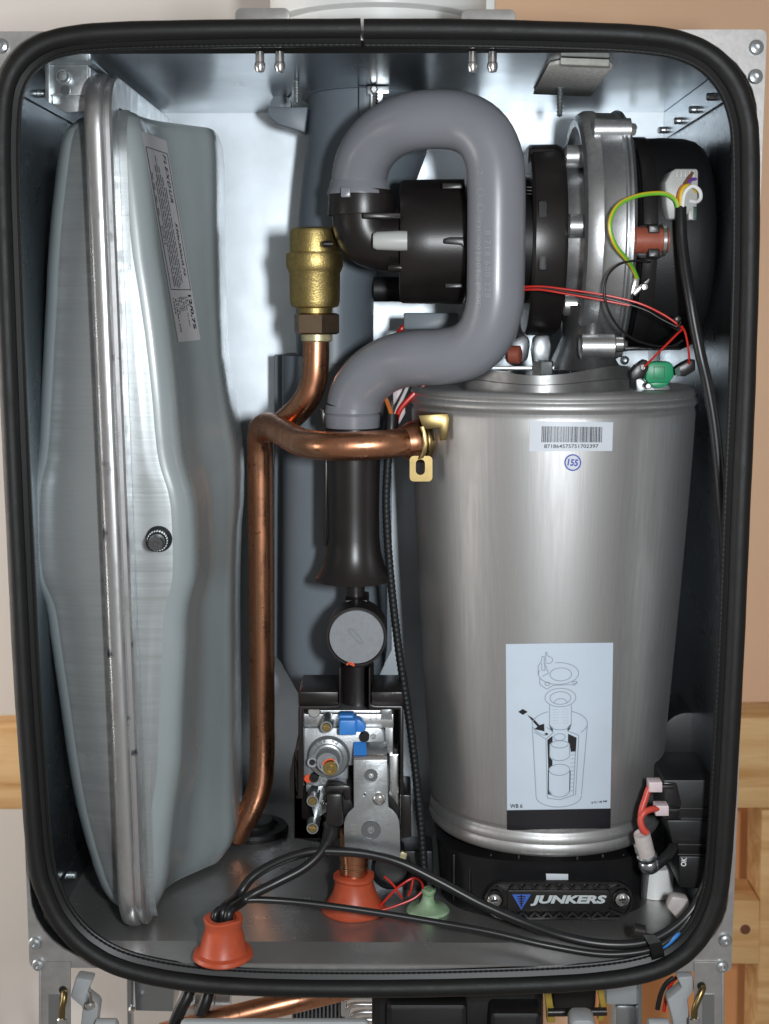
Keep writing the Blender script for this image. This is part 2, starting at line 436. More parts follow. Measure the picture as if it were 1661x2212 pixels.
# rivet tails on the ceiling, hanging down
tail = MB().lathe((0, 0, 0), (0, 0, -1), [(.0026, 0), (.0026, .006), (.0031, .0065), (.0033, .009), (.0024, .0115), (.0008, .012)], 14).build('rivet_tail', 'chrome')
R90 = math.pi / 2
spots = [(PZ(x, y, CEZ - .0002), (0, 0, 0)) for x, y in ((561, 112), (604, 112), (1021, 112), (1064, 112))]
first_then_copy(tail, spots, casing)
tail = MB().lathe((0, 0, 0), (0, 0, -1), [(.0026, 0), (.0028, .0008), (.0024, .002), (.0026, .0042), (.0018, .0052), (.0006, .0054)], 14).build('rivet_tail', 'zinc')
spots = [(PX(x, y, XR - .0018), (0, R90, 0)) for x, y in ((1543, 209), (1504, 237), (1471, 261), (1438, 281))]
spots += [(PX(x, y, XL + .0018), (0, -R90, 0)) for x, y in ((82, 202), (40, 173), (150, 1890), (112, 1958))]
first_then_copy(tail, spots, casing)
first_then_copy(rivet_mesh(.0036, .0028).build('screw', 'zinc'), [(P(x, y, BK - .0004), (0, 0, 0)) for x, y in ((1366, 276), (1349, 778), (1405, 640))], casing)
# threaded screws hanging from the ceiling
def hanging_screw(x, y, L):
    t = PZ(x, y, CEZ - .0002)
    MB().lathe(t, (0, 0, -1), [(.0016, 0)] + [((.0022 if i % 2 else .0015), L * i / 18) for i in range(1, 18)] + [(.0003, L)], 10).build('hanging_screw', 'zinc', casing)
hanging_screw(641, 172, .016); hanging_screw(1210, 181, .022); hanging_screw(1030, 236, .012)
# clip tabs on top of the casing
for x0, x1, y0 in ((508, 626, 17), (997, 1114, 20)):
    MB().pp(rr(x0, y0, x1, y0 + 60, 14), FY + .0025, .0014, .0003).build('clip_tab', 'flange_steel', casing)
pad = MB().prism([PZ(x, y, CEZ - .0005) for x, y in ((1187, 134), (1213, 128), (1318, 133), (1324, 139), (1276, 202), (1152, 197))], (0, 0, -.0022), .0005).build('felt_pad', 'felt', casing)
MB().prism([PZ(x, y, CEZ - .0005) for x, y in ((1211, 124), (1316, 128), (1318, 133), (1213, 129))], (0, 0, -.004), .0006).build('putty_strip', 'putty', pad)

# ------------------------------------------------------------------ hanging bracket, upper left
br = thing('hanging_bracket', 'zinc plated bracket with bolt at upper left above the grey tank', 'bracket', P(150, 240, .05))
MB().pp(rr(107, 140, 192, 206, 6) [:], .055, .0016, .0003).pp([(112, 196), (190, 196), (186, 240), (140, 243), (114, 225)], .0575, .0016, .0003).build('plate', 'zinc', br)
MB().pp([(97, 130), (107, 130), (107, 222), (97, 214)], .052, .03, .0003).build('side_plate', 'zinc', br)
MB().pp([(190, 141), (196, 148), (194, 208), (190, 215)], .0545, .02, .0003).build('side_plate', 'zinc', br)
MB().prism([P(97, 131, .0545), P(196, 131, .0545), P(200, 141, .0535), P(96, 141, .0535)], (0, .05, .002)).build('top_plate', 'zinc', br)
MB().pdisc(138, 166, .0548, [(17, .0002), (17, -.0012), (15.5, -.0016)]).build('washer', 'zinc', br)
MB().pdisc(139, 167, .053, [(12.5, .001), (12.5, -.002), (10.5, -.0045), (9, -.005), (0, -.0052)]).build('bolt', 'zinc', br)
MB().pp(rr(131, 184, 151, 206, 9), .0546, .0004).build('slot_plug', 'galv_side', br)

def proj(p):
    d = Vector(p) - EYE
    x, y = d.x * CYW + d.y * SYW, -d.x * SYW + d.y * CYW
    f, u = y * CT - d.z * ST, y * ST + d.z * CT
    return CX + F_PX * x / f, CY - F_PX * u / f
def xat(px, z, Y):
    """world x of picture column px at height z and depth Y"""
    row = proj((0, Y, z))[1]
    return P(px, row, Y).x
def bvh_of(*obs):
    vs, fs = [], []
    for o in obs:
        k = len(vs); vs += [v.co.copy() for v in o.data.vertices]; fs += [[k + i for i in p.vertices] for p in o.data.polygons]
    return BVHTree.FromPolygons(vs, fs)
def onto(tree, x, y, off=.0003):
    h, n, _, _ = tree.ray_cast(EYE, ray(x, y).normalized())
    if h is None: return None
    if n.dot(ray(x, y)) > 0: n = -n
    return h + n * off
def interp(tab, t):
    for a, b in zip(tab, tab[1:]):
        if t <= b[0]:
            k = max(0, (t - a[0]) / (b[0] - a[0])); return [p + (q - p) * k for p, q in zip(a[1:], b[1:])]
    return list(tab[-1][1:])

# ------------------------------------------------------------------ expansion vessel
ves = thing('expansion_vessel', 'tall flat grey-green steel expansion vessel with clamped seam along the left side', 'expansion vessel', (-.18, .15, FLZ))
ROWS = [(236, 190, 290), (250, 160, 305), (280, 134, 318), (350, 124, 330), (450, 113, 341), (553, 105, 352), (640, 101, 365), (720, 97, 376),
        (822, 92, 387), (923, 87, 395), (965, 84, 399), (990, 81, 403), (1012, 76, 408), (1035, 70, 415), (1055, 66, 421), (1091, 64, 427), (1150, 64, 430), (1206, 68, 431),
        (1240, 72, 430), (1262, 79, 427), (1285, 89, 421), (1310, 98, 415), (1341, 104, 411), (1408, 113, 409), (1500, 126, 405), (1580, 137, 402), (1657, 148, 399),
        (1754, 165, 386), (1830, 184, 377), (1890, 202, 370), (1930, 217, 360), (1960, 232, 347), (1978, 246, 332)]
# right hand outline of the vessel, which lies farther back (picture row, column)
BACK = [(200, 440), (255, 445), (275, 455), (296, 463), (330, 466), (400, 467), (553, 468), (650, 471), (786, 479), (860, 490), (906, 498), (973, 510), (1040, 512), (1105, 511), (1160, 506),
        (1250, 503), (1340, 502), (1500, 504), (1657, 506), (1788, 508), (1820, 504), (1855, 492), (1880, 470), (1926, 430)]
YBK = .155
ZT, ZB = P(270, 230, .09).z, P(290, 1986, .07).z
def smooth_rows(rows, k=3):
    v = spline([Vector((r[1], r[2], 0)) for r in rows], k); yy = []
    for a, b in zip(rows, rows[1:]): yy += [a[0] + (b[0] - a[0]) * i / k for i in range(k)]
    yy.append(rows[-1][0]); return [(y, p.x, p.y, p.z) for y, p in zip(yy, v)]
RS = .034
left_rings, right_rings = [], []
for (y, xl, xr, xb) in smooth_rows(ROWS):
    z = P(250, y, .055).z
    z = min(z, ZT - .0006); z = max(z, ZB + .0006)
    dz = min(ZT - z, z - ZB, RS)
    yf = .044 + RS - math.sqrt(max(0, RS * RS - (RS - dz) ** 2))
    a, b, c = xat(xl, z, .08), xat(xr, z, .07), xat(interp(BACK, proj((-.14, YBK, z))[1])[0], z, YBK)
    if z < -.3: c -= .5 * (.044 + RS - math.sqrt(max(0, RS * RS - (RS - min(z - ZB, RS)) ** 2)) - .044)
    mid = -.1835 + .0065 * (ZT - z) / (ZT - ZB)
    k = (yf - .044)
    yb = .272 - k
    L = [(mid, yb), (mid - .02, yb - .001), (a + .012, yb - .012), (a + .001, .235 - k), (a, .16), (a, .088 + k * .6), (a + .0035, .066 + k * .9), (a + .011, .053 + k), (a + .024, .0475 + k), (mid - .012, .0445 + k), (mid, .044 + k)]
    Rr = [(mid, .044 + k), (mid + .012, .0445 + k), (b - .020, .0450 + k), (b - .0085, .0468 + k), (b - .002, .0535 + k), (b, .064 + k * .8), (b + .0006, .084 + k * .4), (b + (c - b) * .22, .112), (b + (c - b) * .72, .137), (c, YBK), (c - .001, .21 - k * .5), (c - .006, .242 - k * .8), (c - .017, .262 - k), (mid + .02, yb - .001), (mid, yb)]
    left_rings.append([Vector((p.x, p.y, z)) for p in spline([(q[0], q[1], 0) for q in L], 4)])
    right_rings.append([Vector((p.x, p.y, z)) for p in spline([(q[0], q[1], 0) for q in Rr], 4)])
def shell(rings, bare):
    b = MB(); b.grid(rings)
    for r, f in ((rings[0], 0), (rings[-1], 1)):
        b.bm.faces.new([b.bm.verts.new(p) for p in r])
    o = b.build('half_shell', 'vessel_paint', ves, 50)
    o.data.materials.append(MATS['vessel_bare'])
    lo, hi = bare; n = len(rings[0]) - 1
    for i, p in enumerate(o.data.polygons):
        if len(p.vertices) == 4:
            c = p.index % n
            if lo <= c < hi: p.material_index = 1
    return o
shl = shell(left_rings, (29, 40)); shr = shell(right_rings, (0, 10))
vt = bvh_of(shl, shr)
# clamped seam ring round the vessel
def ring_path(y0, y1, z0, z1, r, k=10):
    return [Vector((0, p[0], p[1])) for p in rr(y0, z0, y1, z1, r, k)]
base = ring_path(.030, .276, FLZ + .0080, .1345, .024)
path = even(base, .006, True)
w = .0086
prof = [(-w, -.013), (-w, .003), (-w + .0012, .0056), (-w * .45, .0074), (w * .1, .0074), (w * .34, .0062), (w * .42, .0044), (w * .5, .0044), (w * .56, .0062), (w * .85, .006), (w, .0045), (w, -.013)]
rings = []; m = len(path)
for i, p in enumerate(path):
    t = (path[(i + 1) % m] - path[i - 1]).normalized(); nrm = Vector((0, -t.z, t.y))
    if nrm.dot(p - Vector((0, .155, -.14))) < 0: nrm = -nrm
    cx_ = -.1850 + .0075 * (.1345 - p.z) / .54
    rings.append([Vector((cx_ + u, p.y, p.z)) + nrm * v for u, v in prof])
MB().loft(rings, loop=True).build('seam_ring', 'vessel_rim', ves, 40)
# air valve with rubber seat
vv = MB().pdisc(344, 1163, .0475, [(30, .004), (30, -.001), (28, -.004), (22, -.009), (20, -.016), (17, -.018), (0, -.018)]).build('valve_seat', 'rubber', ves)
o0, o1 = P(341, 1166, .034), P(334, 1180, .0)
ax = (o1 - o0)
cap = MB(); kk = M(1, 336, 1176, .02)
prof = [(12, 0), (20.5, .001), (21.5, .004), (20.5, .008), (17.5, .0085), (16.5, .020), (14.5, .0225), (6, .0225), (5.5, .0232), (0, .0232)]
cap.lathe(o0, ax, [(r * kk, h) for r, h in prof], 36); cap.build('valve_cap', 'black_plastic', ves)
kn = MB(); axn = ax.normalized(); uu = axn.cross(Vector((0, 0, 1))).normalized(); v2 = axn.cross(uu)
for i in range(24):
    a = 2 * math.pi * i / 24; c = o0 + axn * .0045 + (uu * math.cos(a) + v2 * math.sin(a)) * 21.3 * kk
    kn.lathe(c - axn * .003, axn, [(.0004, 0), (.0005, .003), (.0004, .006)], 6)
tag(kn.build('knurled_ring', 'zinc', ves), kind='stuff')
# data label
LQ = [(304, 284), (358, 304), (432, 734), (384, 739)]
def bil(q, u, v):
    a = [q[0][i] + (q[1][i] - q[0][i]) * u for i in (0, 1)]; b = [q[3][i] + (q[2][i] - q[3][i]) * u for i in (0, 1)]
    return a[0] + (b[0] - a[0]) * v, a[1] + (b[1] - a[1]) * v
def vlab(off): return lambda u, v: onto(vt, *bil(LQ, u, v), off)
f = vlab(.0004)
lab = MB().grid([[f(i / 6, j / 24) for i in range(7)] for j in range(25)]).build('data_label', 'label_grey', ves)
ink = MB()
def vtext(s, uc, vc, h, L, **k):
    # reads downwards: along = +v, up = +u
    g = vlab(.0007)
    put_text(ink, s, lambda a, b_: g(uc + b_, vc + a), L, h, **k)
vtext('FLEXDUR', .78, .20, .11, .24, bold=.02, shear=.3, spacing=1.25)
vtext('530x300x0,75', .78, .55, .11, .27, bold=.02, shear=.3)
vtext('12/0,75', .82, .86, .15, .17, bold=.03)
vtext('07/10/14', .16, .49, .07, .09)
for s, uc, vc, L in (('12 L', .70, .81, .05), ('0,75 bar +0,15bar', .62, .86, .15), ('3 bar', .53, .82, .07), ('90 °C', .44, .82, .07), ('70 °C', .36, .82, .07), ('-10 °C', .28, .83, .08), ('8.718.661.525', .19, .875, .16), ('13055', .09, .83, .075)):
    vtext(s, uc, vc, .055, L, bold=.015)
g7 = vlab(.0007)
def vline(u0, v0, u1, v1, t):
    n = 14
    if abs(v1 - v0) > abs(u1 - u0): rows = [[g7(u0 - t, v0 + (v1 - v0) * i / n), g7(u0 + t, v0 + (v1 - v0) * i / n)] for i in range(n + 1)]
    else: rows = [[g7(u0 + (u1 - u0) * i / n, v0 - t), g7(u0 + (u1 - u0) * i / n, v0 + t)] for i in range(n + 1)]
    ink.grid(rows)
vline(.07, .07, .93, .07, .0018); vline(.07, .75, .93, .75, .0018); vline(.07, .07, .07, .75, .012); vline(.93, .07, .93, .75, .010)
rnd = random.Random(3)
for k in range(6):
    u = .24 + .075 * k; v = .10 + .05 * abs(k - 2) + (.0 if k else .03)
    while v < .72:
        L = rnd.uniform(.01, .06); vline(u, v, u, min(v + L, .74), .012); v += L + .006
for v in (.19, .24, .30, .36): vline(.13, v, .13, v + .035, .010)
ink.build('label_print', 'ink', lab)

# ------------------------------------------------------------------ heat exchanger cylinder
HXY = .125
hx = thing('heat_exchanger', 'brushed stainless steel cylinder with white barcode and blue diagram stickers', 'heat exchanger', (.105, HXY, FLZ))
RIM0, RIM1 = P(1192, 851, HXY - .097).z, P(1192, 1852, HXY - .0815).z
Zf = lambda y, R=.094: P(1192, y, HXY - R).z
def hx_ring(z, R, n=96):
    t = (RIM0 - z) / (RIM0 - RIM1); c = .1030 - .0012 * t
    return [Vector((c + R * math.cos(2 * math.pi * j / n), HXY + R * math.sin(2 * math.pi * j / n), z)) for j in range(n)]
HP = [(849, .060), (849.5, .0935), (851, .0955), (856, .0972), (864, .0978), (869, .0966), (872, .0966), (875, .0978), (884, .0984), (889, .0982), (894, .0962), (897, .0956), (902, .0963), (910, .0968)]
HP += [(y, .0968 - .0153 * ((y - 910) / 880) ** 1.25) for y in range(950, 1791, 40)]
HP += [(1793, .0813), (1798, .0797), (1803, .0797), (1808, .0810), (1822, .0818), (1826, .0812), (1830, .0818), (1840, .0824), (1847, .0816), (1851, .0797), (1852, .065)]
body = MB().loft([hx_ring(Zf(y, max(R, .079)), R) for y, R in HP]).build('cylinder', 'stainless', hx, 50)
ht = bvh_of(body)
MB().loft([hx_ring(RIM1 - .0003, .055), hx_ring(RIM1 - .006, .053), hx_ring(RIM1 - .0075, .030)]).build('foot_boss', 'aluminium', hx)
def hgrid(q, off, nu, nv):
    return [[onto(ht, *bil(q, i / nu, j / nv), off) for i in range(nu + 1)] for j in range(nv + 1)]
# barcode sticker
BQ = [(1145, 909), (1324, 912), (1322, 974), (1143, 975)]
bl = MB().grid(hgrid(BQ, .0003, 16, 4)).build('barcode_label', 'label_white', hx)
bc = MB(); x = .145; rnd = random.Random(11)
def hq(q, off):
    return lambda u, v: onto(ht, *bil(q, u, v), off)
fb = hq(BQ, .0005)
while x < .87:
    wd = rnd.choice((.004, .004, .007, .010)); bc.grid([[fb(x, .17), fb(x + wd, .17)], [fb(x, .70), fb(x + wd, .70)]]); x += wd + rnd.choice((.004, .006, .009))
put_text(bc, '871864575751702397', lambda u, v: fb(.505 + u, .83 - v), .65, .13, bold=.01)
bc.build('barcode_print', 'ink', bl)
st = MB()
def ann(cx, cy, r0, r1, off, mb, n=40):
    rows = [[onto(ht, cx + r * math.cos(2 * math.pi * i / n), cy + r * math.sin(2 * math.pi * i / n), off) for r in (r0, r1)] for i in range(n + 1)]
    mb.grid(rows)
stk = MB(); ann(1237, 999, .5, 19, .0003, stk); stk = stk.build('number_sticker', 'label_white', hx)
ann(1237, 999, 15.3, 18, .0005, st)
put_text(st, '155', lambda u, v: onto(ht, 1237 + u, 999 - v + u * .08, .0005), 24, 15, bold=.03, shear=.2)
st.build('number_print', 'ink_blue', stk)
# diagram sticker
DQ = [(1093, 1391), (1324, 1388), (1317, 1788), (1096, 1792)]
dg_ = MB()
def rrect_fan(q, off, r=.03):
    ol = rr(0, 0, 1, 1, r, 4)
    return ol
dl = MB().grid(hgrid(DQ, .0003, 18, 28)).build('diagram_label', 'label_blue', hx)
fd = hq(DQ, .0006)
blk = MB()
fk = hq(DQ, .0009)
blk.grid([[fk(i / 18, v) for i in range(19)] for v in [.893 + .0132 * q for q in range(9)]])
def du(x, y):   # zoom-picture pixels of the sticker -> u, v
    return (x - 40) / 1180.0, (y - 80) / 2040.0 * .999
def D(x, y): return fd(*du(x, y))
def dpoly(mb, pts, t=4.0, close=False):
    pts = pts + ([pts[0]] if close else [])
    for (x0, y0), (x1, y1) in zip(pts, pts[1:]):
        L = math.hypot(x1 - x0, y1 - y0) or 1; nx, ny = -(y1 - y0) / L * t, (x1 - x0) / L * t
        mb.grid([[D(x0 + nx, y0 + ny), D(x0 - nx, y0 - ny)], [D(x1 + nx, y1 + ny), D(x1 - nx, y1 - ny)]])
def dell(mb, cx, cy, a, b, a0=0, a1=360, t=4.0, n=28):
    dpoly(mb, [(cx + a * math.cos(math.radians(a0 + (a1 - a0) * i / n)), cy + b * math.sin(math.radians(a0 + (a1 - a0) * i / n))) for i in range(n + 1)], t)
def dfill(mb, pts):
    vs = [mb.bm.verts.new(D(*p)) for p in pts]
    try: mb.bm.faces.new(vs)
    except ValueError: pass
ln = MB()
dell(ln, 645, 420, 120, 72); dell(ln, 620, 410, 222, 120, -100, 200)
dpoly(ln, [(412, 450), (415, 530), (490, 580), (560, 540), (740, 535), (800, 540), (825, 500)]); dell(ln, 497, 522, 28, 18); dell(ln, 800, 512, 25, 14)
dpoly(ln, [(395, 420), (395, 330), (430, 270), (440, 220), (462, 220), (462, 300), (480, 330), (510, 405), (440, 440)])
dpoly(ln, [(478, 280), (478, 175), (492, 175), (492, 210), (550, 240), (556, 270), (520, 300), (478, 290)])
dpoly(ln, [(435, 290), (435, 370), (470, 375), (470, 295)])
dell(ln, 642, 675, 172, 102); dell(ln, 642, 680, 115, 70); dell(ln, 645, 735, 70, 48, 180, 360)
dpoly(ln, [(522, 755), (522, 975)]); dpoly(ln, [(765, 755), (765, 975)]); dell(ln, 643, 975, 122, 55, 0, 180)
for r in range(6):
    for c in range(10):
        if c in (4, 5): continue
        xx = 560 + c * 18; yy = 805 + r * 30
        dpoly(ln, [(xx, yy), (xx + 7, yy)], 2.5)
dell(ln, 637, 965, 308, 150, 120, 245); dell(ln, 637, 965, 308, 150, 295, 400)
dpoly(ln, [(330, 990), (372, 1770)]); dpoly(ln, [(944, 990), (888, 1750)]); dell(ln, 630, 1760, 258, 120, 0, 180)
dpoly(ln, [(350, 1050), (482, 1130), (482, 1140), (500, 1780), (640, 1800), (820, 1745), (850, 1095), (730, 1045)]); dpoly(ln, [(482, 1130), (565, 1060), (490, 1000)])
for k in range(10): dpoly(ln, [(760, 1310 + k * 44), (815 - k * 2, 1306 + k * 44)], 2.5)
dpoly(ln, [(760, 1275), (815, 1272), (795, 1740)])
dell(ln, 635, 1110, 65, 38); dpoly(ln, [(525, 1200), (525, 1310)]); dpoly(ln, [(748, 1200), (748, 1310)]); dell(ln, 637, 1310, 112, 60, 0, 180)
dell(ln, 637, 1200, 112, 50, 180, 360); dell(ln, 637, 1190, 95, 40, 0, 180); dell(ln, 635, 1470, 117, 62); dell(ln, 637, 1700, 117, 70, 0, 180)
ln.build('diagram_lines', 'ink_grey', dl)
for pts in ([(272, 858), (340, 900), (408, 975), (462, 960), (466, 1045), (350, 1018), (388, 992), (320, 915)],
            [(498, 1140), (556, 1095), (556, 1170), (524, 1200), (524, 1330), (556, 1365), (556, 1420), (514, 1470), (514, 1560)],
            [(730, 1075), (826, 1120), (818, 1275), (762, 1275), (750, 1190), (730, 1165)],
            [(506, 1470), (517, 1470), (517, 1690), (560, 1755), (505, 1735)], [(750, 1480), (762, 1480), (758, 1700), (680, 1765), (748, 1705)],
            [(515, 965), (560, 1010), (560, 1050), (530, 1020)], [(765, 965), (722, 1010), (725, 1050), (755, 1015)], [(462, 1070), (490, 1060), (512, 1075), (490, 1090)],
            [(172, 825), (225, 795), (278, 828), (225, 860)]):
    dfill(blk, pts)
put_text(blk, 'WB 6', lambda u, v: fd(.09 + u, .872 - v), .12, .022, bold=.01)
put_text(blk, '8 711 145 940', lambda u, v: fd(.89 + u, .858 - v - u * .05), .15, .011, bold=.03)
blk.build('diagram_print', 'ink', dl)

# ------------------------------------------------------------------ grey flue duct at the back
flu = thing('flue_duct', 'slate grey plastic flue duct behind the bent pipe, widening to the ceiling', 'flue duct', P(725, 1480, .22))
def duct_ring(y, x0, x1, Yc, dep, n=40, pw=2.6):
    a = P(x0, y, Yc); b = P(x1, y, Yc); c = (a + b) / 2; hw = (b.x - a.x) / 2; out = []
    for j in range(n):
        t = 2 * math.pi * j / n; cs, sn = math.cos(t), math.sin(t)
        out.append(Vector((c.x + hw * math.copysign(abs(cs) ** (2 / pw), cs), Yc + dep * math.copysign(abs(sn) ** (2 / pw), sn), c.z)))
    return out
up = [(196, 664, 925, .055), (235, 668, 925, .055), (330, 660, 922, .055), (395, 652, 898, .053), (470, 645, 862, .05), (560, 641, 820, .048), (620, 640, 808, .047), (780, 640, 806, .047)]
MB().loft([duct_ring(y, a, b, .215, d, pw=2.1) for y, a, b, d in up]).build('upper_duct', 'flue_grey', flu)
MB().loft([duct_ring(184, 640, 930, .213, .062, pw=2.1), duct_ring(198, 640, 930, .213, .062, pw=2.1), duct_ring(203, 648, 926, .213, .060, pw=2.1), duct_ring(214, 652, 924, .213, .058, pw=2.1)]).build('collar', 'flue_grey', flu, 30)
low = [(765, 612, 838, .05), (1000, 612, 838, .05), (1400, 610, 836, .05), (1425, 614, 832, .049), (1490, 652, 800, .045), (1640, 655, 800, .04)]
MB().loft([duct_ring(y, a, b, .222, d, pw=3.2) for y, a, b, d in low]).build('lower_duct', 'flue_grey', flu)
MB().pp([(592, 766), (612, 766), (614, 1405), (655, 1478), (640, 1478), (592, 1412)], .235, .004, .001).build('side_flange', 'flue_grey', flu)
MB().pp([(838, 766), (846, 766), (846, 1405), (812, 1470), (800, 1478), (832, 1405)], .235, .004, .001).build('side_flange', 'flue_grey', flu)
MB().pp([(577, 231), (665, 231), (658, 286), (600, 268), (579, 250)], .19, .02, .001).build('support_wing', 'flue_grey', flu)
MB().pdisc(606, 226, .2, [(1, -.001)] + [(22, 0), (22, .012), (1, .012)]).build('wing_bush', 'flue_grey', flu)
MB().pp([(775, 188), (802, 188), (802, 250), (775, 250)], .152, .01, .001).build('collar_rib', 'flue_grey', flu)
clip = MB().pp([(793, 186), (841, 186), (841, 203), (827, 203), (826, 238), (800, 250), (800, 203), (793, 203)], .147, .003, .0004).build('strap_clip', 'zinc', flu)
MB().pdisc(808, 194, .146, [(9, .001), (9, -.002), (6, -.003), (0, -.003)], 6).lathe(P(811, 200, .144), (0, 0, -1), [(.0016, 0)] + [((.0021 if i % 2 else .0015), .001 * i) for i in range(1, 11)] + [(.0005, .0112)], 10).build('clip_screw', 'chrome', clip)
# arrow raised on the duct
MB().pp([(708, 615), (722, 683), (686, 685)], .166, .002, .0006).build('raised_arrow', 'flue_grey', flu)

# ------------------------------------------------------------------ bent grey pipe
bp = thing('bent_grey_pipe', 'smooth mid grey plastic pipe bent like a hook in front of the fan', 'pipe', P(762, 915, .095))
CL = [(776, 408, .098), (778, 372, .096), (794, 328, .09), (832, 288, .082), (885, 264, .072), (950, 257, .064), (1004, 265, .058), (1044, 293, .053), (1066, 340, .051),
      (1072, 400, .05), (1072, 500, .05), (1071, 600, .05), (1068, 660, .051), (1050, 718, .054), (1012, 756, .06), (960, 770, .067), (900, 773, .076), (848, 783, .085), (802, 810, .091), (772, 848, .095), (762, 890, .096)]
pts = even(spline([P(*c) for c in CL], 10), .004)
RP = M(63, 1072, 500, .05)
pipe = MB().tube(pts, RP, 40).build('bend', 'pipe_grey', bp, 60)
pt = bvh_of(pipe)
MB().lathe(P(776, 396, .098), (0, 0, -1), [(RP * .98, -.004), (RP * 1.06, 0), (RP * 1.10, .003), (RP * 1.16, .0055), (RP * 1.16, .0075), (RP, .0075)], 40).build('end_collar', 'pipe_grey', bp)
MB().pp(rr(736, 405, 757, 426, 3), .0755, .003, .0006).build('locking_tab', 'pipe_grey', bp)
MB().lathe(P(761, 884, .096), (0, 0, -1), [(RP * .97, -.003), (RP * 1.0, 0), (RP * 1.02, .002), (RP * .97, .003), (RP * 1.02, .004), (RP * 1.0, .012), (RP * .9, .0125)], 40).build('end_collar', 'pipe_grey', bp)
em = MB()
def ptext(s, cx, cy, L, h, off=.0004):
    put_text(em, s, lambda u, v: onto(pt, cx + v, cy + u, off), L, h, bold=0.005, spacing=1.15)
ptext('2', 1038, 372, 10, 13); ptext('DE 90188164 >PP<', 1034, 578, 200, 12); ptext('8 718 600 228', 1054, 570, 145, 13)
for cy in (415, 449):
    rows = [[onto(pt, 1040 + r * math.cos(t * .2618), cy + r * math.sin(t * .2618), .0004) for r in (7, 8.5)] for t in range(25)]
    em.grid(rows)
em.build('raised_lettering', 'pipe_emboss_lit', bp)

# ------------------------------------------------------------------ black mixing elbow and body beside the bent pipe
mx = thing('mixing_body', 'black brown plastic mixing elbow and drum between bent pipe and fan', 'mixing body', P(930, 655, .115))
el = W([(782, 411, .098), (782, 452, .098), (784, 482, .098), (795, 507, .099), (820, 519, .1), (870, 521, .1)], 8)
MB().tube(even(el, .003), M(66, 780, 480, .095), 36).build('elbow', 'brown_black', mx, 60)
MB().lathe(P(782, 466, .098), (0, 0, 1), [(M(74, 782, 466, .095), 0), (M(75, 782, 466, .095), .001), (M(72.5, 782, 466, .095), .013), (M(60, 782, 466, .095), .0135)], 36).build('socket', 'brown_black', mx)
MB().pp(rr(783, 459, 866, 472, 3), .071, .02, .0015).build('rib', 'brown_black', mx)
oc = P(862, 523, .115); k = M(1, 930, 523, .115)
MB().lathe(oc, (1, 0, 0), [(100 * k, 0), (128 * k, .0008), (131 * k, .003), (132 * k, .02), (133 * k, .043), (124 * k, .0445), (90 * k, .0445)], 48).build('drum', 'brown_black', mx, 30)
MB().lathe(P(1003, 523, .115), (1, 0, 0), [(96 * k, 0), (96 * k, .06), (60 * k, .06)], 40).build('neck', 'motor_black', mx)
def strip(pts, Y, d, b=.0006): return MB().pp(pts, Y, d, b)
strip(rr(955, 395, 1001, 408, 3), .0835, .02).build('drum_catch', 'brown_black', mx)
strip([(958, 516), (972, 512), (1003, 512), (1003, 536), (996, 529), (958, 526)], .0703, .006).build('drum_catch', 'brown_black', mx)
strip(rr(961, 612, 1000, 622, 2), .0815, .012, .0005).build('drum_catch', 'brown_black', mx)
MB().lathe(P(866, 520, .072), (-1, 0, 0), [(20 * k, -.004), (20.5 * k, .001), (18.5 * k, .0155), (15 * k, .0178), (9 * k, .018), (8.5 * k, .012), (0, .012)], 28).build('test_nipple', 'ivory', mx)
MB().lathe(P(868, 578, .082), (-1, 0, 0), [(9 * k, -.004), (9.5 * k, .001), (9 * k, .008), (7 * k, .009), (0, .009)], 18).build('stub', 'brown_black', mx)
MB().lathe(P(706, 527, .09), (-1, 0, 0), [(7 * k, -.004), (7 * k, .002), (3 * k, .003)], 14).build('stub', 'brown_black', mx)

# ------------------------------------------------------------------ fan: adapter ring, cast volute, motor
fan = thing('fan_unit', 'cast aluminium fan with black adapter ring and black motor above the cylinder', 'fan', P(1250, 790, .14))
FYC = .145
def xl(px, py=520, prof=(), Y=FYC, n=56, cy=None): pass
def xlathe(px0, py, prof, n=64, Y=FYC):
    o = P(px0, py, Y); k = M(1, px0, py, Y)
    return MB().lathe(o, (1, 0, 0), [(r * k, (x - px0) * k) for r, x in prof], n)
xlathe(1140, 521, [(120, 1132), (196, 1134), (202, 1140), (203, 1195), (198, 1205), (150, 1206)]).build('adapter_ring', 'brown_black', fan, 30)
xlathe(1140, 521, [(130, 1100), (134, 1104), (134, 1134), (100, 1134)]).build('adapter_neck', 'brown_black', fan, 30)
for y0, y1 in ((402, 406), (409, 413), (417, 420)):
    MB().pp([(1137, y0), (1208, y0 + 2), (1208, y1 + 2), (1137, y1)], .098, .012, .0003).build('adapter_rib', 'brown_black', fan)
MB().pp([(1143, 322), (1168, 320), (1200, 322), (1222, 352), (1226, 400), (1218, 402), (1190, 366), (1143, 350)], .115, .02, .002).build('adapter_lug', 'brown_black', fan)
MB().pp(rr(1163, 432, 1183, 585, 6), .0815, .01, .001).build('adapter_catch', 'motor_black', fan)
# volute in cast aluminium: a dished wheel turned about the horizontal axis
xlathe(1210, 512, [(150, 1200), (158, 1222), (163, 1243), (178, 1250), (200, 1250), (218, 1243), (230, 1234), (244, 1232), (255, 1238), (262, 1250), (263, 1268), (259, 1276), (258, 1312), (262, 1315), (262, 1328), (258, 1331), (250, 1336), (120, 1338)], 72).build('volute', 'aluminium', fan, 28)
xlathe(1312, 512, [(261, 1318), (264, 1319), (264, 1323), (261, 1324)], 72).build('joint_band', 'aluminium_dark', fan)
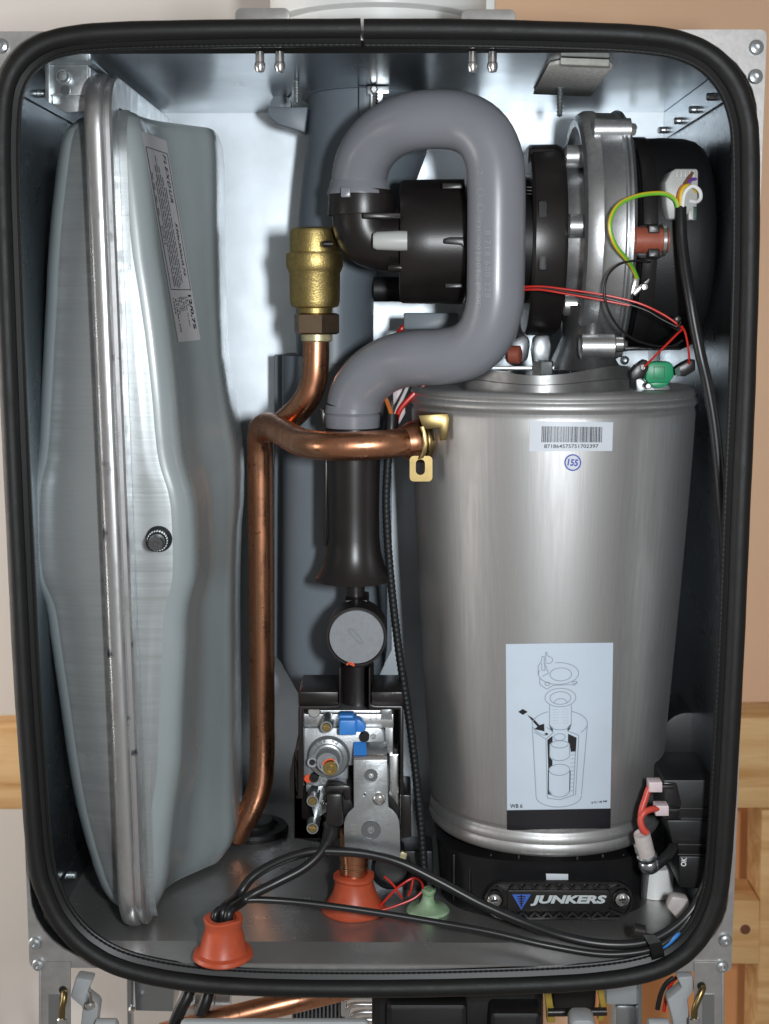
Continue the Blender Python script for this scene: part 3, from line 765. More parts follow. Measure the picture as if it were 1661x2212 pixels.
# bolt bosses round the joint and round the inlet
def boss(ang, R, px0, px1, r, nm='boss', m='aluminium'):
    o = P(px0, 512, FYC); k = M(1, px0, 512, FYC); a = math.radians(ang)
    c = o + Vector((0, -math.cos(a) * R * k, math.sin(a) * R * k))
    MB().lathe(c, (1, 0, 0), [(r * .8 * k, 0), (r * k, .0012), (r * k, (px1 - px0) * k), (r * .7 * k, (px1 - px0) * k + .0006)], 24).build(nm, m, fan)
    MB().lathe(c + Vector(((px1 - px0) * k + .0002, 0, 0)), (1, 0, 0), [(r * .55 * k, 0), (r * .55 * k, .003), (r * .35 * k, .0036)], 6).build('bolt', 'chrome', fan)
boss(52, 262, 1252, 1330, 23); boss(-62, 262, 1252, 1330, 23); boss(108, 262, 1262, 1330, 22)
for a in (58, 4, -50): boss(a, 188, 1204, 1254, 24, 'inlet_boss', 'aluminium')
# foot of the fan on the burner plate
MB().pp([(1240, 716), (1330, 700), (1345, 765), (1332, 778), (1262, 772), (1222, 790), (1206, 792), (1228, 745)], .12, .06, .006).build('fan_foot', 'aluminium_dark', fan)
MB().lathe(P(1252, 748, .075), (1, 0, 0), [(20 * k, 0), (26 * k, .001), (26 * k, .022), (20 * k, .023)], 26).build('foot_boss', 'aluminium', fan)
MB().lathe(P(1328, 744, .075), (1, 0, 0), [(16 * k, 0), (16 * k, .005), (12 * k, .0065), (0, .0065)], 20).build('bolt', 'chrome', fan)
MB().loft([[Vector((P(xc, y, .12).x + hw * k * math.cos(t), .125 + dp * math.sin(t), P(xc, y, .12).z)) for t in [2 * math.pi * q / 36 for q in range(36)]]
           for y, xc, hw, dp in ((660, 1268, 56, .045), (700, 1268, 50, .04), (730, 1266, 50, .038), (760, 1266, 56, .04), (785, 1268, 68, .045), (796, 1270, 78, .048))]).build('outlet_neck', 'cast_plate', fan, 60)
# motor
xlathe(1370, 527, [(150, 1344), (205, 1346), (214, 1354), (220, 1372), (222, 1420), (220, 1464), (214, 1486), (203, 1500), (186, 1507), (150, 1510), (0, 1511)], 72).build('motor_housing', 'motor_black', fan, 40)
xlathe(1370, 527, [(222.5, 1352), (224, 1354), (224, 1380), (222.5, 1382)], 72).build('motor_band', 'black_plastic', fan, 40)
MB().pp([(1340, 748), (1470, 750), (1510, 722), (1500, 742), (1470, 756), (1342, 758)], .1, .06, .001).build('motor_foot', 'black_plastic', fan)
strip([(1512, 513), (1524, 510), (1538, 512), (1538, 520), (1524, 520), (1524, 532), (1538, 533), (1538, 539), (1516, 540), (1511, 532)], .135, .01).build('motor_notch', 'black_plastic', fan)
# socket on the motor with red silicone sleeve
MB().lathe(P(1368, 519, .066), (1, 0, 0), [(24 * k, 0), (27 * k, .001), (27 * k, .012), (25 * k, .0155), (25 * k, .022), (18 * k, .0225)], 30).build('silicone_sleeve', 'hose_red', fan)
MB().lathe(P(1427, 519, .066), (1, 0, 0), [(26 * k, 0), (33 * k, .0005), (33 * k, .0025), (30 * k, .0032), (0, .0032)], 36).build('sleeve_ring', 'chrome', fan)
for y0, y1 in ((486, 504), (537, 556)):
    MB().pp(rr(1401, y0, 1425, y1, 3), .057, .012, .001).build('sleeve_clamp', 'black_plastic', fan)
MB().pp(rr(1370, 484, 1437, 560, 20), .067, .01, .002).build('socket_back', 'black_plastic', fan)
MB().pp([(1364, 378), (1372, 368), (1376, 366), (1374, 420), (1366, 440)], .105, .008, .001).build('silicone_tab', 'hose_red', fan)

# burner plate on the cylinder
bpz = thing('burner_plate', 'rough cast aluminium plate with steel nuts on top of the cylinder', 'burner plate', P(1180, 850, .06))
TOP = [(1002, 812), (1022, 794), (1040, 796), (1075, 803), (1130, 810), (1170, 812), (1220, 808), (1270, 800), (1310, 793), (1335, 790), (1350, 791), (1358, 794)]
rows = []
for q in range(41):
    x = 1002 + 356 * q / 40; t = (x - 1182) / 180; Yq = .040 + .034 * t * t; yt = interp(TOP, x)[0]
    a_, c_ = P(x, yt, Yq), P(x, 858 - 6 * t * t, Yq)
    rows.append([a_, a_.lerp(c_, .42), a_.lerp(c_, .45) - Vector((0, .0012, 0)), c_ - Vector((0, .0012, 0)), c_ + Vector((0, .05, 0)), Vector((a_.x, a_.y + .007, c_.z + .004)), a_ + Vector((0, .006, 0))])
MB().loft(rows).build('front_wall', 'cast_plate', bpz, 40)
MB().prism([(P(1020, 800, .118)), P(1350, 800, .118), P(1350, 800, .2) + Vector((.004, 0, 0)), P(1020, 800, .2)], (0, 0, .003), .0008).build('top_plate', 'zinc', bpz)
def nut(x, y, Y, r, h, parent, m='nut_bronze', nm='nut'):
    c = P(x, y, Y); kk = M(1, x, y, Y)
    MB().lathe(c, (0, 0, 1), [(r * kk * .93, 0), (r * kk, .0006), (r * kk, h - .0006), (r * kk * .93, h)], 6, phase=.3).build(nm, m, parent)
nut(1172, 815, .115, 24, .011, bpz, 'zinc')
MB().lathe(P(1172, 792, .115), (0, 0, 1), [(11 * k, -.004)] + [((11.5 if i % 2 else 10) * k, -.003 + i * .0009) for i in range(8)] + [(8 * k, .0045)], 18).build('stud', 'zinc', bpz)
MB().pp([(1153, 726), (1186, 722), (1192, 745), (1186, 788), (1152, 790), (1148, 756)], .12, .01, .002).build('stud_lug', 'aluminium_dark', bpz)
MB().pp([(1100, 735), (1135, 720), (1147, 738), (1140, 780), (1104, 792), (1092, 775)], .125, .02, .003).build('burner_lug', 'aluminium_dark', bpz)
MB().lathe(P(1098, 766, .12), (1, -.3, 0), [(16 * k, 0), (20 * k, .001), (20 * k, .008), (12 * k, .009)], 22).build('red_plug', 'hose_red', bpz)
MB().pp([(1022, 797), (1100, 801), (1098, 812), (1030, 806)], .08, .02, .001).build('gasket_edge', 'zinc', bpz)
MB().lathe(P(1232, 812, .1), (0, 0, 1), [(6 * k, 0), (6 * k, .006), (0, .006)], 12).build('pin', 'black_plastic', bpz)
MB().pp([(1372, 812), (1396, 818), (1446, 828), (1452, 842), (1440, 850), (1374, 851)], .075, .03, .003).build('sensor_boss', 'zinc', bpz)
nut(1400, 812, .11, 18, .008, bpz, 'zinc', 'bolt')
MB().pp([(1455, 843), (1480, 838), (1500, 846), (1500, 856), (1458, 856)], .1, .03, .002).build('lug', 'aluminium_dark', bpz)

# ------------------------------------------------------------------ green thermostat, its plugs
ts = thing('thermostat', 'bright green square thermostat on the cylinder top', 'thermostat', P(1424, 835, .06))
MB().pp([(1400, 786), (1408, 782), (1446, 781), (1455, 790), (1456, 814), (1446, 826), (1402, 828), (1394, 820), (1396, 798)], .058, .012, .0012).build('cap', 'green_plastic', ts)
fr_ = [[P(x, y, .0577) for x, y in rr(1412 + d, 792 + d, 1436 - d, 818 - d, 1, 1)] for d in (0, 1.4)]
b = MB(); n_ = len(fr_[0])
for i in range(n_):
    j = (i + 1) % n_; b.bm.faces.new([b.bm.verts.new(p) for p in (fr_[0][i], fr_[0][j], fr_[1][j], fr_[1][i])])
b.build('square_mark', 'green_dark', ts)
MB().pp([(1402, 826), (1448, 824), (1440, 834), (1422, 839), (1410, 836)], .06, .01, .001).build('cap_foot', 'green_plastic', ts)
MB().pdisc(1400, 834, .058, [(7, .006), (7, 0), (5, -.001), (0, -.001)]).build('rivet', 'chrome', ts)
p1 = thing('wire_plug', 'black sensor plug left of the green thermostat', 'plug', P(1385, 830, .06), 'sensor plugs')
MB().pp([(1362, 804), (1374, 790), (1394, 776), (1400, 780), (1402, 796), (1392, 814), (1368, 824), (1362, 816)], .056, .012, .001).build('housing', 'black_plastic', p1)
b = MB(); flat_text(b, '8', 1389, 793, .0557, 8, 10); b.build('print', 'wire_white', p1)
p2 = thing('wire_plug', 'black sensor plug right of the green thermostat', 'plug', P(1480, 815, .06), 'sensor plugs')
MB().pp([(1457, 797), (1473, 786), (1490, 777), (1502, 776), (1503, 800), (1480, 814), (1460, 812)], .056, .012, .001).build('housing', 'black_plastic', p2)
MB().pp([(1458, 797), (1468, 790), (1470, 812), (1460, 812)], .0555, .004).build('edge', 'green_dark', p2)

def wire(name, label, pts, r, m, cat='wire', group=None, n=10, step=8):
    w_ = W(pts, step); x, y, Y = [p for p in pts if not isinstance(p, Vector)][len(pts) // 3]
    o = MB().tube(w_, M(r, x, y, Y), n).build(name, m)
    return tag(o, label, cat, group)
G1 = 'red and black sensor wires'
wire('red_wire', 'upper red wire crossing the fan to the cable tie', [(1128, 620, 0.0640), (1170, 619, 0.0600), (1230, 626, 0.0560), (1310, 638, 0.0520), (1380, 655, 0.0500), (1430, 678, 0.0500), (1462, 699, 0.0500)], 2.4, 'wire_red', group=G1)
wire('black_wire', 'thin black wire between the two red wires on the fan', [(1128, 623, 0.0640), (1180, 623, 0.0590), (1240, 633, 0.0550), (1320, 647, 0.0510), (1390, 668, 0.0500), (1430, 690, 0.0500), (1462, 706, 0.0500)], 2.0, 'cable_black', group=G1)
wire('red_wire', 'lower red wire crossing the fan under the black one', [(1128, 626, 0.0640), (1170, 626, 0.0590), (1230, 636, 0.0550), (1310, 650, 0.0510), (1360, 660, 0.0500)], 2.4, 'wire_red', group=G1)
wire('red_wire', 'short red wire from cable tie down to the left plug', [(1462, 702, .066), (1475, 708, .064), (1462, 722, .062), (1420, 764, .058), (1392, 792, .0545)], 2.4, 'wire_red', group=G1)
wire('red_wire', 'short red wire from cable tie down to the right plug', [(1464, 704, .066), (1477, 712, .064), (1484, 735, .062), (1488, 765, .06), (1488, 785, .0545)], 2.4, 'wire_red', group=G1)
ct = thing('cable_tie', 'black cable tie round the red wires below the motor', 'cable tie', P(1462, 700, .066))
MB().tube([P(1456, 690, .062), P(1470, 698, .06), P(1466, 714, .062), P(1452, 706, .066)], M(3, 1460, 700, .06), 8, loop=True).build('strap', 'black_plastic', ct)
MB().pp([(1457, 686), (1466, 681), (1473, 688), (1468, 697), (1458, 695)], .06, .004, .0006).build('head', 'black_plastic', ct)
wire('looped_black_wire', 'thin black wire looping in a circle in front of the fan', [(1405, 566, .062), (1375, 563, .056), (1340, 570, .05), (1315, 592, .048), (1306, 625, .047), (1312, 665, .048), (1335, 705, .052), (1368, 732, .058), (1410, 746, .064), (1450, 748, .068), (1475, 735, .07)], 2.7, 'cable_black')
gy = W([(1464, 448, .056), (1458, 432, .056), (1440, 420, .055), (1412, 418, .054), (1375, 424, .051), (1340, 440, .047), (1322, 465, .044), (1318, 495, .043), (1330, 530, .045), (1352, 558, .052), (1366, 578, .06), (1376, 600, .066)], 10)
gt = thing('earth_wire', 'green and yellow earth wire arching from motor cable to the fan', 'wire', P(1376, 600, .066))
rgy = M(4.6, 1330, 480, .066)
MB().tube(gy, rgy, 12).build('green_insulation', 'wire_green', gt)
# yellow stripe: a slim strand proud of the green, on the lower outer side
off = []
for i, p in enumerate(gy):
    t = (gy[min(i + 1, len(gy) - 1)] - gy[max(i - 1, 0)]).normalized(); nn = Vector((t.z, 0, -t.x))
    a = math.radians(-50 + 60 * i / len(gy)); off.append(p + (nn * math.cos(a) * (1 if i < 200 else 1) + Vector((0, -1, 0)) * .55) * rgy * .42)
MB().tube(off, rgy * .72, 10).build('yellow_stripe', 'wire_yellow', gt)
MB().pp([(1370, 598), (1382, 600), (1380, 616), (1372, 632), (1362, 638), (1366, 616)], .066, .003, .0005).pp([(1380, 618), (1398, 604), (1404, 600), (1402, 610), (1390, 622), (1372, 640), (1366, 634)], .0635, .003, .0005).build('spade_terminal', 'chrome', gt)
MB().pdisc(1391, 620, .064, [(9, .002), (9, -.002), (6, -.004), (0, -.0042)]).build('terminal_screw', 'chrome', gt)
# white multi-pin plug on the motor
mp_ = thing('motor_plug', 'milky white multi-pin plug on the black motor with coloured wires', 'plug', P(1470, 470, .075))
MB().pp([(1450, 370), (1460, 364), (1507, 364), (1509, 372), (1508, 430), (1500, 446), (1478, 472), (1444, 474), (1438, 440), (1436, 395)], .062, .025, .0015).build('housing', 'nylon', mp_)
for i in range(5): MB().pp(rr(1460 + i * 9, 366, 1466 + i * 9, 384, 2), .0612, .003, .0004).build('rib', 'nylon', mp_)
MB().pp(rr(1487, 440, 1505, 475, 2), .063, .015, .001).build('latch', 'nylon', mp_)
MB().pp(rr(1498, 446, 1506, 474, 2), .0625, .01, .0005).build('backing', 'green_dark', mp_)
GW = 'coloured motor wires'
wire('white_wire', 'white wire looped at the motor plug', [(1474, 455, .056), (1476, 430, .055), (1482, 412, .054), (1497, 402, .054), (1511, 412, .055), (1513, 428, .057), (1504, 436, .06), (1490, 434, .062)], 4.3, 'wire_white', group=GW)
wire('yellow_wire', 'yellow wire rising from black cable into the motor plug', [(1471, 455, .057), (1470, 425, .056), (1474, 410, .056), (1484, 401, .057), (1496, 403, .06), (1506, 415, .062)], 4.3, 'wire_yellow', group=GW)
wire('orange_wire', 'orange wire rising from black cable into the motor plug', [(1467, 455, .059), (1466, 430, .058), (1468, 415, .058), (1476, 402, .059), (1488, 396, .062)], 4.3, 'wire_orange', group=GW)
wire('brown_wire', 'brown wire entering the top of the motor plug', [(1470, 425, .06), (1476, 405, .059), (1484, 390, .06), (1496, 373, .062)], 4.0, 'wire_brown', group=GW)
wire('violet_wire', 'violet wire entering the top of the motor plug', [(1478, 410, .06), (1486, 398, .06), (1494, 388, .061), (1503, 387, .063)], 4.0, 'wire_violet', group=GW)
wire('motor_cable', 'thick black cable running from motor plug down the right side', [(1471, 448, .058), (1471, 480, .056), (1473, 520, .054), (1480, 580, .05), (1490, 640, .046), (1500, 700, .044), (1514, 770, .042), (1528, 830, .042), (1542, 910, .042), (1552, 1000, .042), (1560, 1100, .042), (1566, 1200, .045), (1566, 1400, .05), (1560, 1600, .055)], 12.3, 'cable_black', 'cable', n=16)

# ------------------------------------------------------------------ brass air vent and copper pipes
av = thing('air_vent', 'cast brass automatic air vent above a hexagonal bronze nut', 'air vent', P(680, 740, .12))
o = P(679, 492, .12); kb = M(1, 679, 600, .12); zz = lambda y: o.z - P(679, y, .12).z
MB().lathe(o, (0, 0, -1), [(44 * kb, 0), (51 * kb, .0012), (53 * kb, .003), (53.5 * kb, zz(545)), (60 * kb, zz(547)), (61.5 * kb, zz(552)), (61.5 * kb, zz(575)), (58 * kb, zz(584)), (55 * kb, zz(590)), (54.5 * kb, zz(650)), (51 * kb, zz(662)), (38 * kb, zz(666)), (37 * kb, zz(680)), (20 * kb, zz(680))], 48).build('body', 'brass', av, 35)
MB().lathe(P(684, 676, .12), (0, 0, -1), [(44 * kb, 0), (51 * kb, .0012), (51 * kb, zz(718) - zz(676)), (45 * kb, zz(722) - zz(676))], 6, phase=.25).build('nut', 'nut_bronze', av)
MB().lathe(P(684, 722, .12), (0, 0, -1), [(34 * kb, 0), (34 * kb, .0042), (30 * kb, .005)], 30).build('solder_collar', 'solder_pale', av)
vp = MB().tube(even(W([(683, 732, .12), (682, 790, .12), (678, 825, .121), (664, 860, .123), (640, 890, .13), (615, 912, .14), (595, 928, .148)], 10), .003), M(28.5, 680, 780, .12), 28).build('vent_pipe', 'copper')
tag(vp, 'short copper pipe bending down left below the brass vent', 'copper pipe')
flow = thing('flow_pipe', 'long copper pipe with a sharp bend rising from the floor to the cylinder', 'copper pipe', P(520, 1780, .2))
cp = even(W([(508, 1806, .185), (524, 1778, .182), (547, 1737, .18), (562, 1692, .18), (566, 1640, .18), (566, 1500, .178), (564, 1200, .175), (562, 1000, .172), (562, 950, .168), (566, 926, .16), (584, 920, .144), (612, 935, .118), (645, 953, .092), (680, 961, .074), (725, 964, .065), (780, 963, .063), (830, 960, .066), (875, 955, .074)], 10), .003)
MB().tube(cp, M(29.5, 640, 960, .12), 30).build('tube', 'copper', flow, 60)
ks = M(1, 890, 955, .078); o = P(862, 956, .073); dr = P(940, 950, .088) - o
MB().lathe(o, dr, [(30 * ks, 0), (33 * ks, .002), (38 * ks, .006), (44 * ks, .010), (44 * ks, .0135), (41 * ks, .0145), (41 * ks, .016), (44 * ks, .017), (44 * ks, .0195), (36 * ks, .0205), (26 * ks, .021), (26 * ks, .036)], 40).build('flared_end', 'copper', flow, 30)
MB().lathe(P(902, 953, .081), dr, [(46 * ks, 0), (48 * ks, .001), (48 * ks, .0035), (46 * ks, .0045)], 40).build('retaining_ring', 'plated', flow)
MB().lathe(P(945, 950, .089), dr, [(28 * ks, 0), (31 * ks, .001), (31 * ks, .004), (30 * ks, .0065), (20 * ks, .007)], 36).build('seal_ring', 'sleeve', flow)
cl = thing('pipe_clip', 'bent brass coloured spring clip locking the copper pipe to the cylinder', 'clip', P(910, 1040, .09))
MB().pp([(903, 897), (967, 893), (972, 905), (966, 950), (950, 952), (950, 925), (914, 928)], .058, .003, .0005).build('bridge', 'plated', cl)
MB().prism([P(903, 897, .058), P(967, 893, .058), P(972, 905, .061), P(908, 909, .061)], (0, .035, 0), .0004).build('bridge_top', 'plated', cl)
def plate_hole(mb, out, hole, Y, d):
    n = len(out); A = [P(x, y, Y) for x, y in out]; Bh = [P(x, y, Y) for x, y in hole]
    o_ = Vector((0, d, 0)); mb.loft([A, Bh, [p + o_ for p in Bh], [p + o_ for p in A]], loop=True)
MB().pp([(906, 922), (916, 920), (922, 940), (924, 960), (921, 978), (914, 990), (904, 992), (911, 976), (914, 958), (912, 938)], .0575, .0016, .0003).build('band', 'plated', cl)
b = MB(); plate_hole(b, rr(885, 985, 934, 1040, 9, 6), rr(898, 992, 918, 1026, 9.5, 6), .064, .002); b.build('slotted_tail', 'plated', cl)

fg = thing('pipe_grommet', 'black rubber grommet where the copper pipe meets the floor', 'grommet', P(550, 1800, .19))
c = PZ(549, 1797, FLZ)
MB().lathe((c.x, c.y, FLZ), (0, 0, 1), [(.027, .0002), (.0275, .003), (.026, .0055), (.019, .006), (.018, .004), (.0165, .004), (.0165, .009), (.0145, .0105), (.010, .0105)], 40).build('flange', 'rubber_lip', fg)

# ------------------------------------------------------------------ siphon funnel, sight cap and neck
kf = M(1, 764, 1100, .1)
fn = thing('siphon_funnel', 'dark brown plastic siphon tube flaring out at its foot below the grey pipe', 'siphon', P(764, 1270, .1))
o = P(763, 916, .1); zf = lambda y: o.z - P(763, y, .1).z
MB().lathe(o, (0, 0, -1), [(56 * kf, 0), (59 * kf, .001), (59 * kf, zf(960)), (57 * kf, zf(1020)), (55.5 * kf, zf(1100)), (56 * kf, zf(1160)), (60 * kf, zf(1195)), (68 * kf, zf(1222)), (79 * kf, zf(1240)), (83.5 * kf, zf(1246)), (82.5 * kf, zf(1252)), (70 * kf, zf(1252)), (40 * kf, zf(1250))], 56).build('tube', 'brown_black', fn, 40)
MB().pp([(700, 960), (707, 950), (706, 1180), (699, 1180)], .098, .004, .0008).build('fin', 'brown_black', fn)
MB().pp([(690, 884), (700, 882), (706, 900), (706, 922), (694, 922)], .098, .006, .001).build('hook', 'black_plastic', fn)
MB().lathe(P(768, 1250, .1), (0, 0, -1), [(20 * kf, 0), (20 * kf, .025), (14 * kf, .025)], 24).build('spout', 'brown_black', fn)
MB().pp(rr(744, 1296, 795, 1330, 4), .085, .03, .002).build('saddle', 'brown_black', fn)

sg = thing('sight_cap', 'round grey screw cap with slanted slot in a black ring above gas valve', 'cap', P(770, 1440, .07))
MB().pdisc(770, 1376, .062, [(60, .03), (65.5, .028), (66, .002), (65, 0), (61, 0), (60, .0015), (40, .0015)], 56).build('ring', 'brown_black', sg)
fc = MB().pdisc(770, 1376, .0628, [(59, .002), (59.3, .0003), (58, -.0004), (0, -.0005)], 56).build('face', 'gauge_face', sg)
a = math.radians(48); ca, sa = math.cos(a), math.sin(a)
def slotpts(L, w_): return [(770 - 2 + (x - 0) * ca - y * sa, 1374 + x * sa + y * ca) for x, y in rr(-L, -w_, L, w_, w_ * .95, 4)]
b = MB(); A_, B_ = slotpts(21, 5.2), slotpts(20, 4.0); n_ = len(A_)
b.loft([[P(x, y, .0622) for x, y in A_], [P(x, y, .0619) for x, y in A_], [P(x, y, .0619) for x, y in B_], [P(x, y, .0622) for x, y in B_]], loop=True); b.build('slot', 'flue_grey', fc)
b = MB(); rows = [[P(757 + r * math.cos(math.radians(180 + 18 * i)), 1437 + .75 * r * math.sin(math.radians(180 + 18 * i)), .0617) for r in (5.5, 9)] for i in range(11)]
b.grid(rows).grid([[P(750, 1432, .0617), P(752, 1430, .0617)], [P(764, 1440, .0617), P(766, 1438, .0617)]]); b.build('paint_mark', 'paint_orange', fc)
MB().lathe(P(772, 1432, .095), (0, 0, -1), [(36 * kf, 0), (36 * kf, .036), (39 * kf, .04), (30 * kf, .04)], 32).build('neck', 'brown_black', sg)

# ------------------------------------------------------------------ gas valve with its plastic cradle
def V(u, v): return 617.6 + .17634 * u, 1495.2 + .17634 * v
def VP(*pts): return [V(*p) for p in pts]
def vrr(u0, v0, u1, v1, r): (x0, y0), (x1, y1) = V(u0, v0), V(u1, v1); return rr(x0, y0, x1, y1, r * .17634)
cr = thing('valve_cradle', 'black plastic cradle around the gas valve', 'cradle', P(760, 1815, .1))
MB().pp(VP((150, 190), (175, 170), (600, 170), (650, 150), (650, -300), (672, -300), (672, 190), (640, 215), (215, 215), (212, 1300), (150, 1300)), .058, .05, .0008).build('cradle_side', 'brown_black', cr)
MB().pp(VP((1440, 190), (1415, 170), (1085, 170), (1035, 150), (1035, -300), (1013, -300), (1013, 190), (1050, 215), (1395, 215), (1400, 1260), (1440, 1260)), .058, .05, .0008).build('cradle_side', 'brown_black', cr)
MB().pp(VP((155, 178), (150, 10), (175, 0), (640, 0), (640, 160), (600, 178)), .062, .045, .0006).build('cradle_top', 'brown_black', cr)
MB().pp(VP((1048, 160), (1048, 0), (1410, 0), (1430, 10), (1438, 178), (1090, 178)), .062, .045, .0006).build('cradle_top', 'brown_black', cr)
MB().pp(VP((60, 990), (110, 740), (155, 720), (155, 1320), (90, 1330), (95, 1800), (440, 1800), (440, 1830), (210, 1790), (208, 1290), (60, 1290)), .066, .04, .0008).build('cradle_wing', 'brown_black', cr)
MB().pp(VP((1445, 1260), (1530, 1265), (1540, 1780), (1400, 1800), (1402, 1270)), .066, .04, .0008).build('cradle_wing', 'brown_black', cr)
MB().pp(VP((212, 200), (1400, 200), (1400, 1790), (212, 1790)), .118, .004).build('cradle_back', 'motor_black', cr)
b = MB(); flat_text(b, 'MK 4', *V(1260, 40), .0617, 30, 12, rot=170); flat_text(b, 'III', *V(1260, 95), .0617, 14, 7); b.build('moulded_mark', 'black_plastic', cr)

gv = thing('gas_valve', 'die cast gas valve with blue plug, brass screws and steel bracket', 'gas valve', P(750, 1830, .09))
MB().pp(vrr(215, 270, 1320, 440, 12), .070, .04, .0008).build('top_bar', 'aluminium', gv, 40)
MB().pp(vrr(320, 222, 1170, 275, 10), .074, .035, .0008).build('top_step', 'aluminium', gv)
MB().pdisc(*V(345, 235), .068, [(14, .004), (14, 0), (12, -.0008), (0, -.0008)]).build('end_plug', 'flange_steel', gv)
MB().pp(vrr(1165, 200, 1300, 340, 8), .069, .02, .0006).build('corner_block', 'zinc', gv)
MB().pp(vrr(1215, 430, 1312, 750, 6), .072, .03, .0006).build('side_bar', 'aluminium', gv)
MB().pp(VP((210, 455), (230, 435), (1130, 435), (1180, 450), (1205, 500), (1210, 600), (1205, 900), (760, 900), (760, 1100), (740, 1110), (520, 1150), (420, 1160), (250, 1140), (215, 1000)), .066, .03, .0008).build('body_plate', 'die_cast', gv, 40)
MB().pp(VP((240, 1130), (420, 1150), (520, 1140), (520, 1450), (400, 1540), (400, 1700), (250, 1700)), .074, .03, .001).build('lower_body', 'zinc', gv)
MB().lathe(P(*V(380, 1400), .07) + Vector((.004, 0, .004)), (1, 0, -.5), [(.0025, -.001)] + [((.0032 if i % 2 else .0024), i * .0012) for i in range(7)] + [(.002, .009)], 14).build('spring_post', 'chrome', gv)
def port(u, v, r, Y, m='zinc', screw='brass_bright', dep=.02):
    x, y = V(u, v); p_ = MB().pdisc(x, y, Y, [(r * 1.06, dep), (r * 1.02, dep * .5), (r * .98, .001), (r * .92, 0), (r * .72, 0), (r * .70, .0012), (0, .0012)], 26).build('test_port', m, gv)
    if screw:
        MB().pdisc(x, y, Y, [(r * .66, .003), (r * .66, .0002), (r * .6, -.0004), (0, -.0004)], 24).build('screw', screw, p_)
        an = math.radians(random.choice((-60, 5, 85))); c, s_ = math.cos(an), math.sin(an)
        MB().pp([(x + a_ * c - b_ * s_, y + a_ * s_ + b_ * c) for a_, b_ in ((-r * .6, -.8), (r * .6, -.8), (r * .6, .8), (-r * .6, .8))], Y - .00055, .0003).build('screw_slot', 'nut_bronze', p_)
    else:
        MB().pdisc(x, y, Y, [(r * .62, .002), (r * .6, .0008), (0, .0008)], 20).build('bore', 'motor_black', p_)
port(495, 430, 14, .052); port(325, 1335, 13.5, .055); port(325, 1670, 13.5, .055); port(320, 865, 11, .054, 'grey_lever', None)
blu = MB().pp(vrr(650, 345, 862, 532, 26), .050, .018, .0012).build('blue_plug', 'blue_plastic', gv)
MB().pp(vrr(645, 285, 830, 400, 22), .056, .012, .0012).build('plug_back', 'blue_plastic', blu)
MB().pp(VP((856, 330), (900, 340), (950, 375), (980, 425), (975, 470), (945, 492), (856, 492)), .055, .01, .001).build('plug_ear', 'blue_plastic', blu)
dm = MB().pdisc(*V(520, 790), .0655, [(47, .001), (46, -.001), (42, -.0035), (34, -.0045), (30, -.0035), (26, -.004), (25, -.012), (22, -.0135), (18, -.0135), (17.5, -.011), (0, -.011)], 48).build('regulator', 'die_cast', gv, 40)
MB().pdisc(*V(540, 915), .0525, [(20, .012), (19.5, 0), (18.5, -.0006), (16.5, -.0006), (16.2, .001), (0, .001)], 36).build('regulator_socket', 'grey_lever', dm)
bs = MB().pdisc(*V(545, 930), .051, [(16, .002), (16, -.0004), (15, -.0012), (8, -.0012), (7.5, -.0004), (6, -.0004), (5.5, -.0012), (0, -.0012)], 36).build('brass_screw', 'brass_bright', dm)
b = MB(); cx_, cy_ = V(545, 930)
b.grid([[P(cx_ + r * math.cos(math.radians(200 + 9 * i)), cy_ - 1 + r * math.sin(math.radians(200 + 9 * i)), .0508) for r in (16.5, 19.5)] for i in range(12)]); b.build('paint_mark', 'paint_orange', dm)
# lettering cast in the valve
b = MB(); cx_, cy_ = V(520, 800)
for ch, an in zip('PR ADJ', (-60, -75, -90, -103, -118, -133)):
    if ch == ' ': continue
    ar = math.radians(an); c, s_ = math.cos(ar), math.sin(ar)
    x0, y0 = cx_ + 36 * c, cy_ + 36 * s_
    put_text(b, ch, lambda u, v, x0=x0, y0=y0, c=c, s_=s_: P(x0 + u * s_ - v * c, y0 - u * c - v * s_, .0604), 5.5 if ch != 'J' else 4, 8, bold=.01)
b.build('cast_lettering', 'aluminium_dark', dm)
b = MB()
flat_text(b, 'P OUT', *V(350, 358), .0697, 22, 7, rot=-90); flat_text(b, 'R.Q.', *V(1040, 300), .0697, 16, 7, rot=-90); flat_text(b, 'ADJ', *V(1110, 300), .0697, 15, 6, rot=-90)
b.build('cast_lettering', 'aluminium_dark', gv)
b = MB(); flat_text(b, '40', *V(628, 1095), .0655, 15, 11, rot=-90, bold=.02); b.build('blue_print', 'ink_blue', gv)
for (u, v), m_, r in (((960, 555), 'black_plastic', 11), ((345, 1055), 'black_plastic', 10)):
    s0 = MB().pdisc(*V(u, v), .062, [(r, .005), (r, .0003), (r * .9, -.0004), (r * .5, -.0004), (r * .45, .001), (0, .001)], 26).build('socket_screw', m_, gv)
MB().pdisc(*V(275, 1060), .0652, [(9, .001), (9, -.0002), (0, -.0003)]).build('paint_mark', 'paint_orange', gv)
for u, v in ((1070, 545), (465, 1085)):
    MB().pdisc(*V(u, v), .0658, [(7, .001), (7, -.0004), (5.5, -.0004), (5.3, .0002), (0, .0002)]).build('dimple', 'grey_lever', gv)
# coil with bright rim at the right
MB().pdisc(*V(1190, 1090), .072, [(33, 0), (36, .001), (36, .008), (33.5, .010), (33.5, .013), (36, .014), (36, .022), (30, .024)], 48).build('coil', 'chrome', gv)
MB().pp(vrr(1255, 760, 1385, 1500, 20), .070, .03, .004).build('coil_case', 'chrome', gv)
MB().pp(VP((1255, 1235), (1300, 1290), (1370, 1400), (1385, 1600), (1300, 1480), (1256, 1410)), .0675, .003, .0005).build('coil_cover', 'black_plastic', gv)
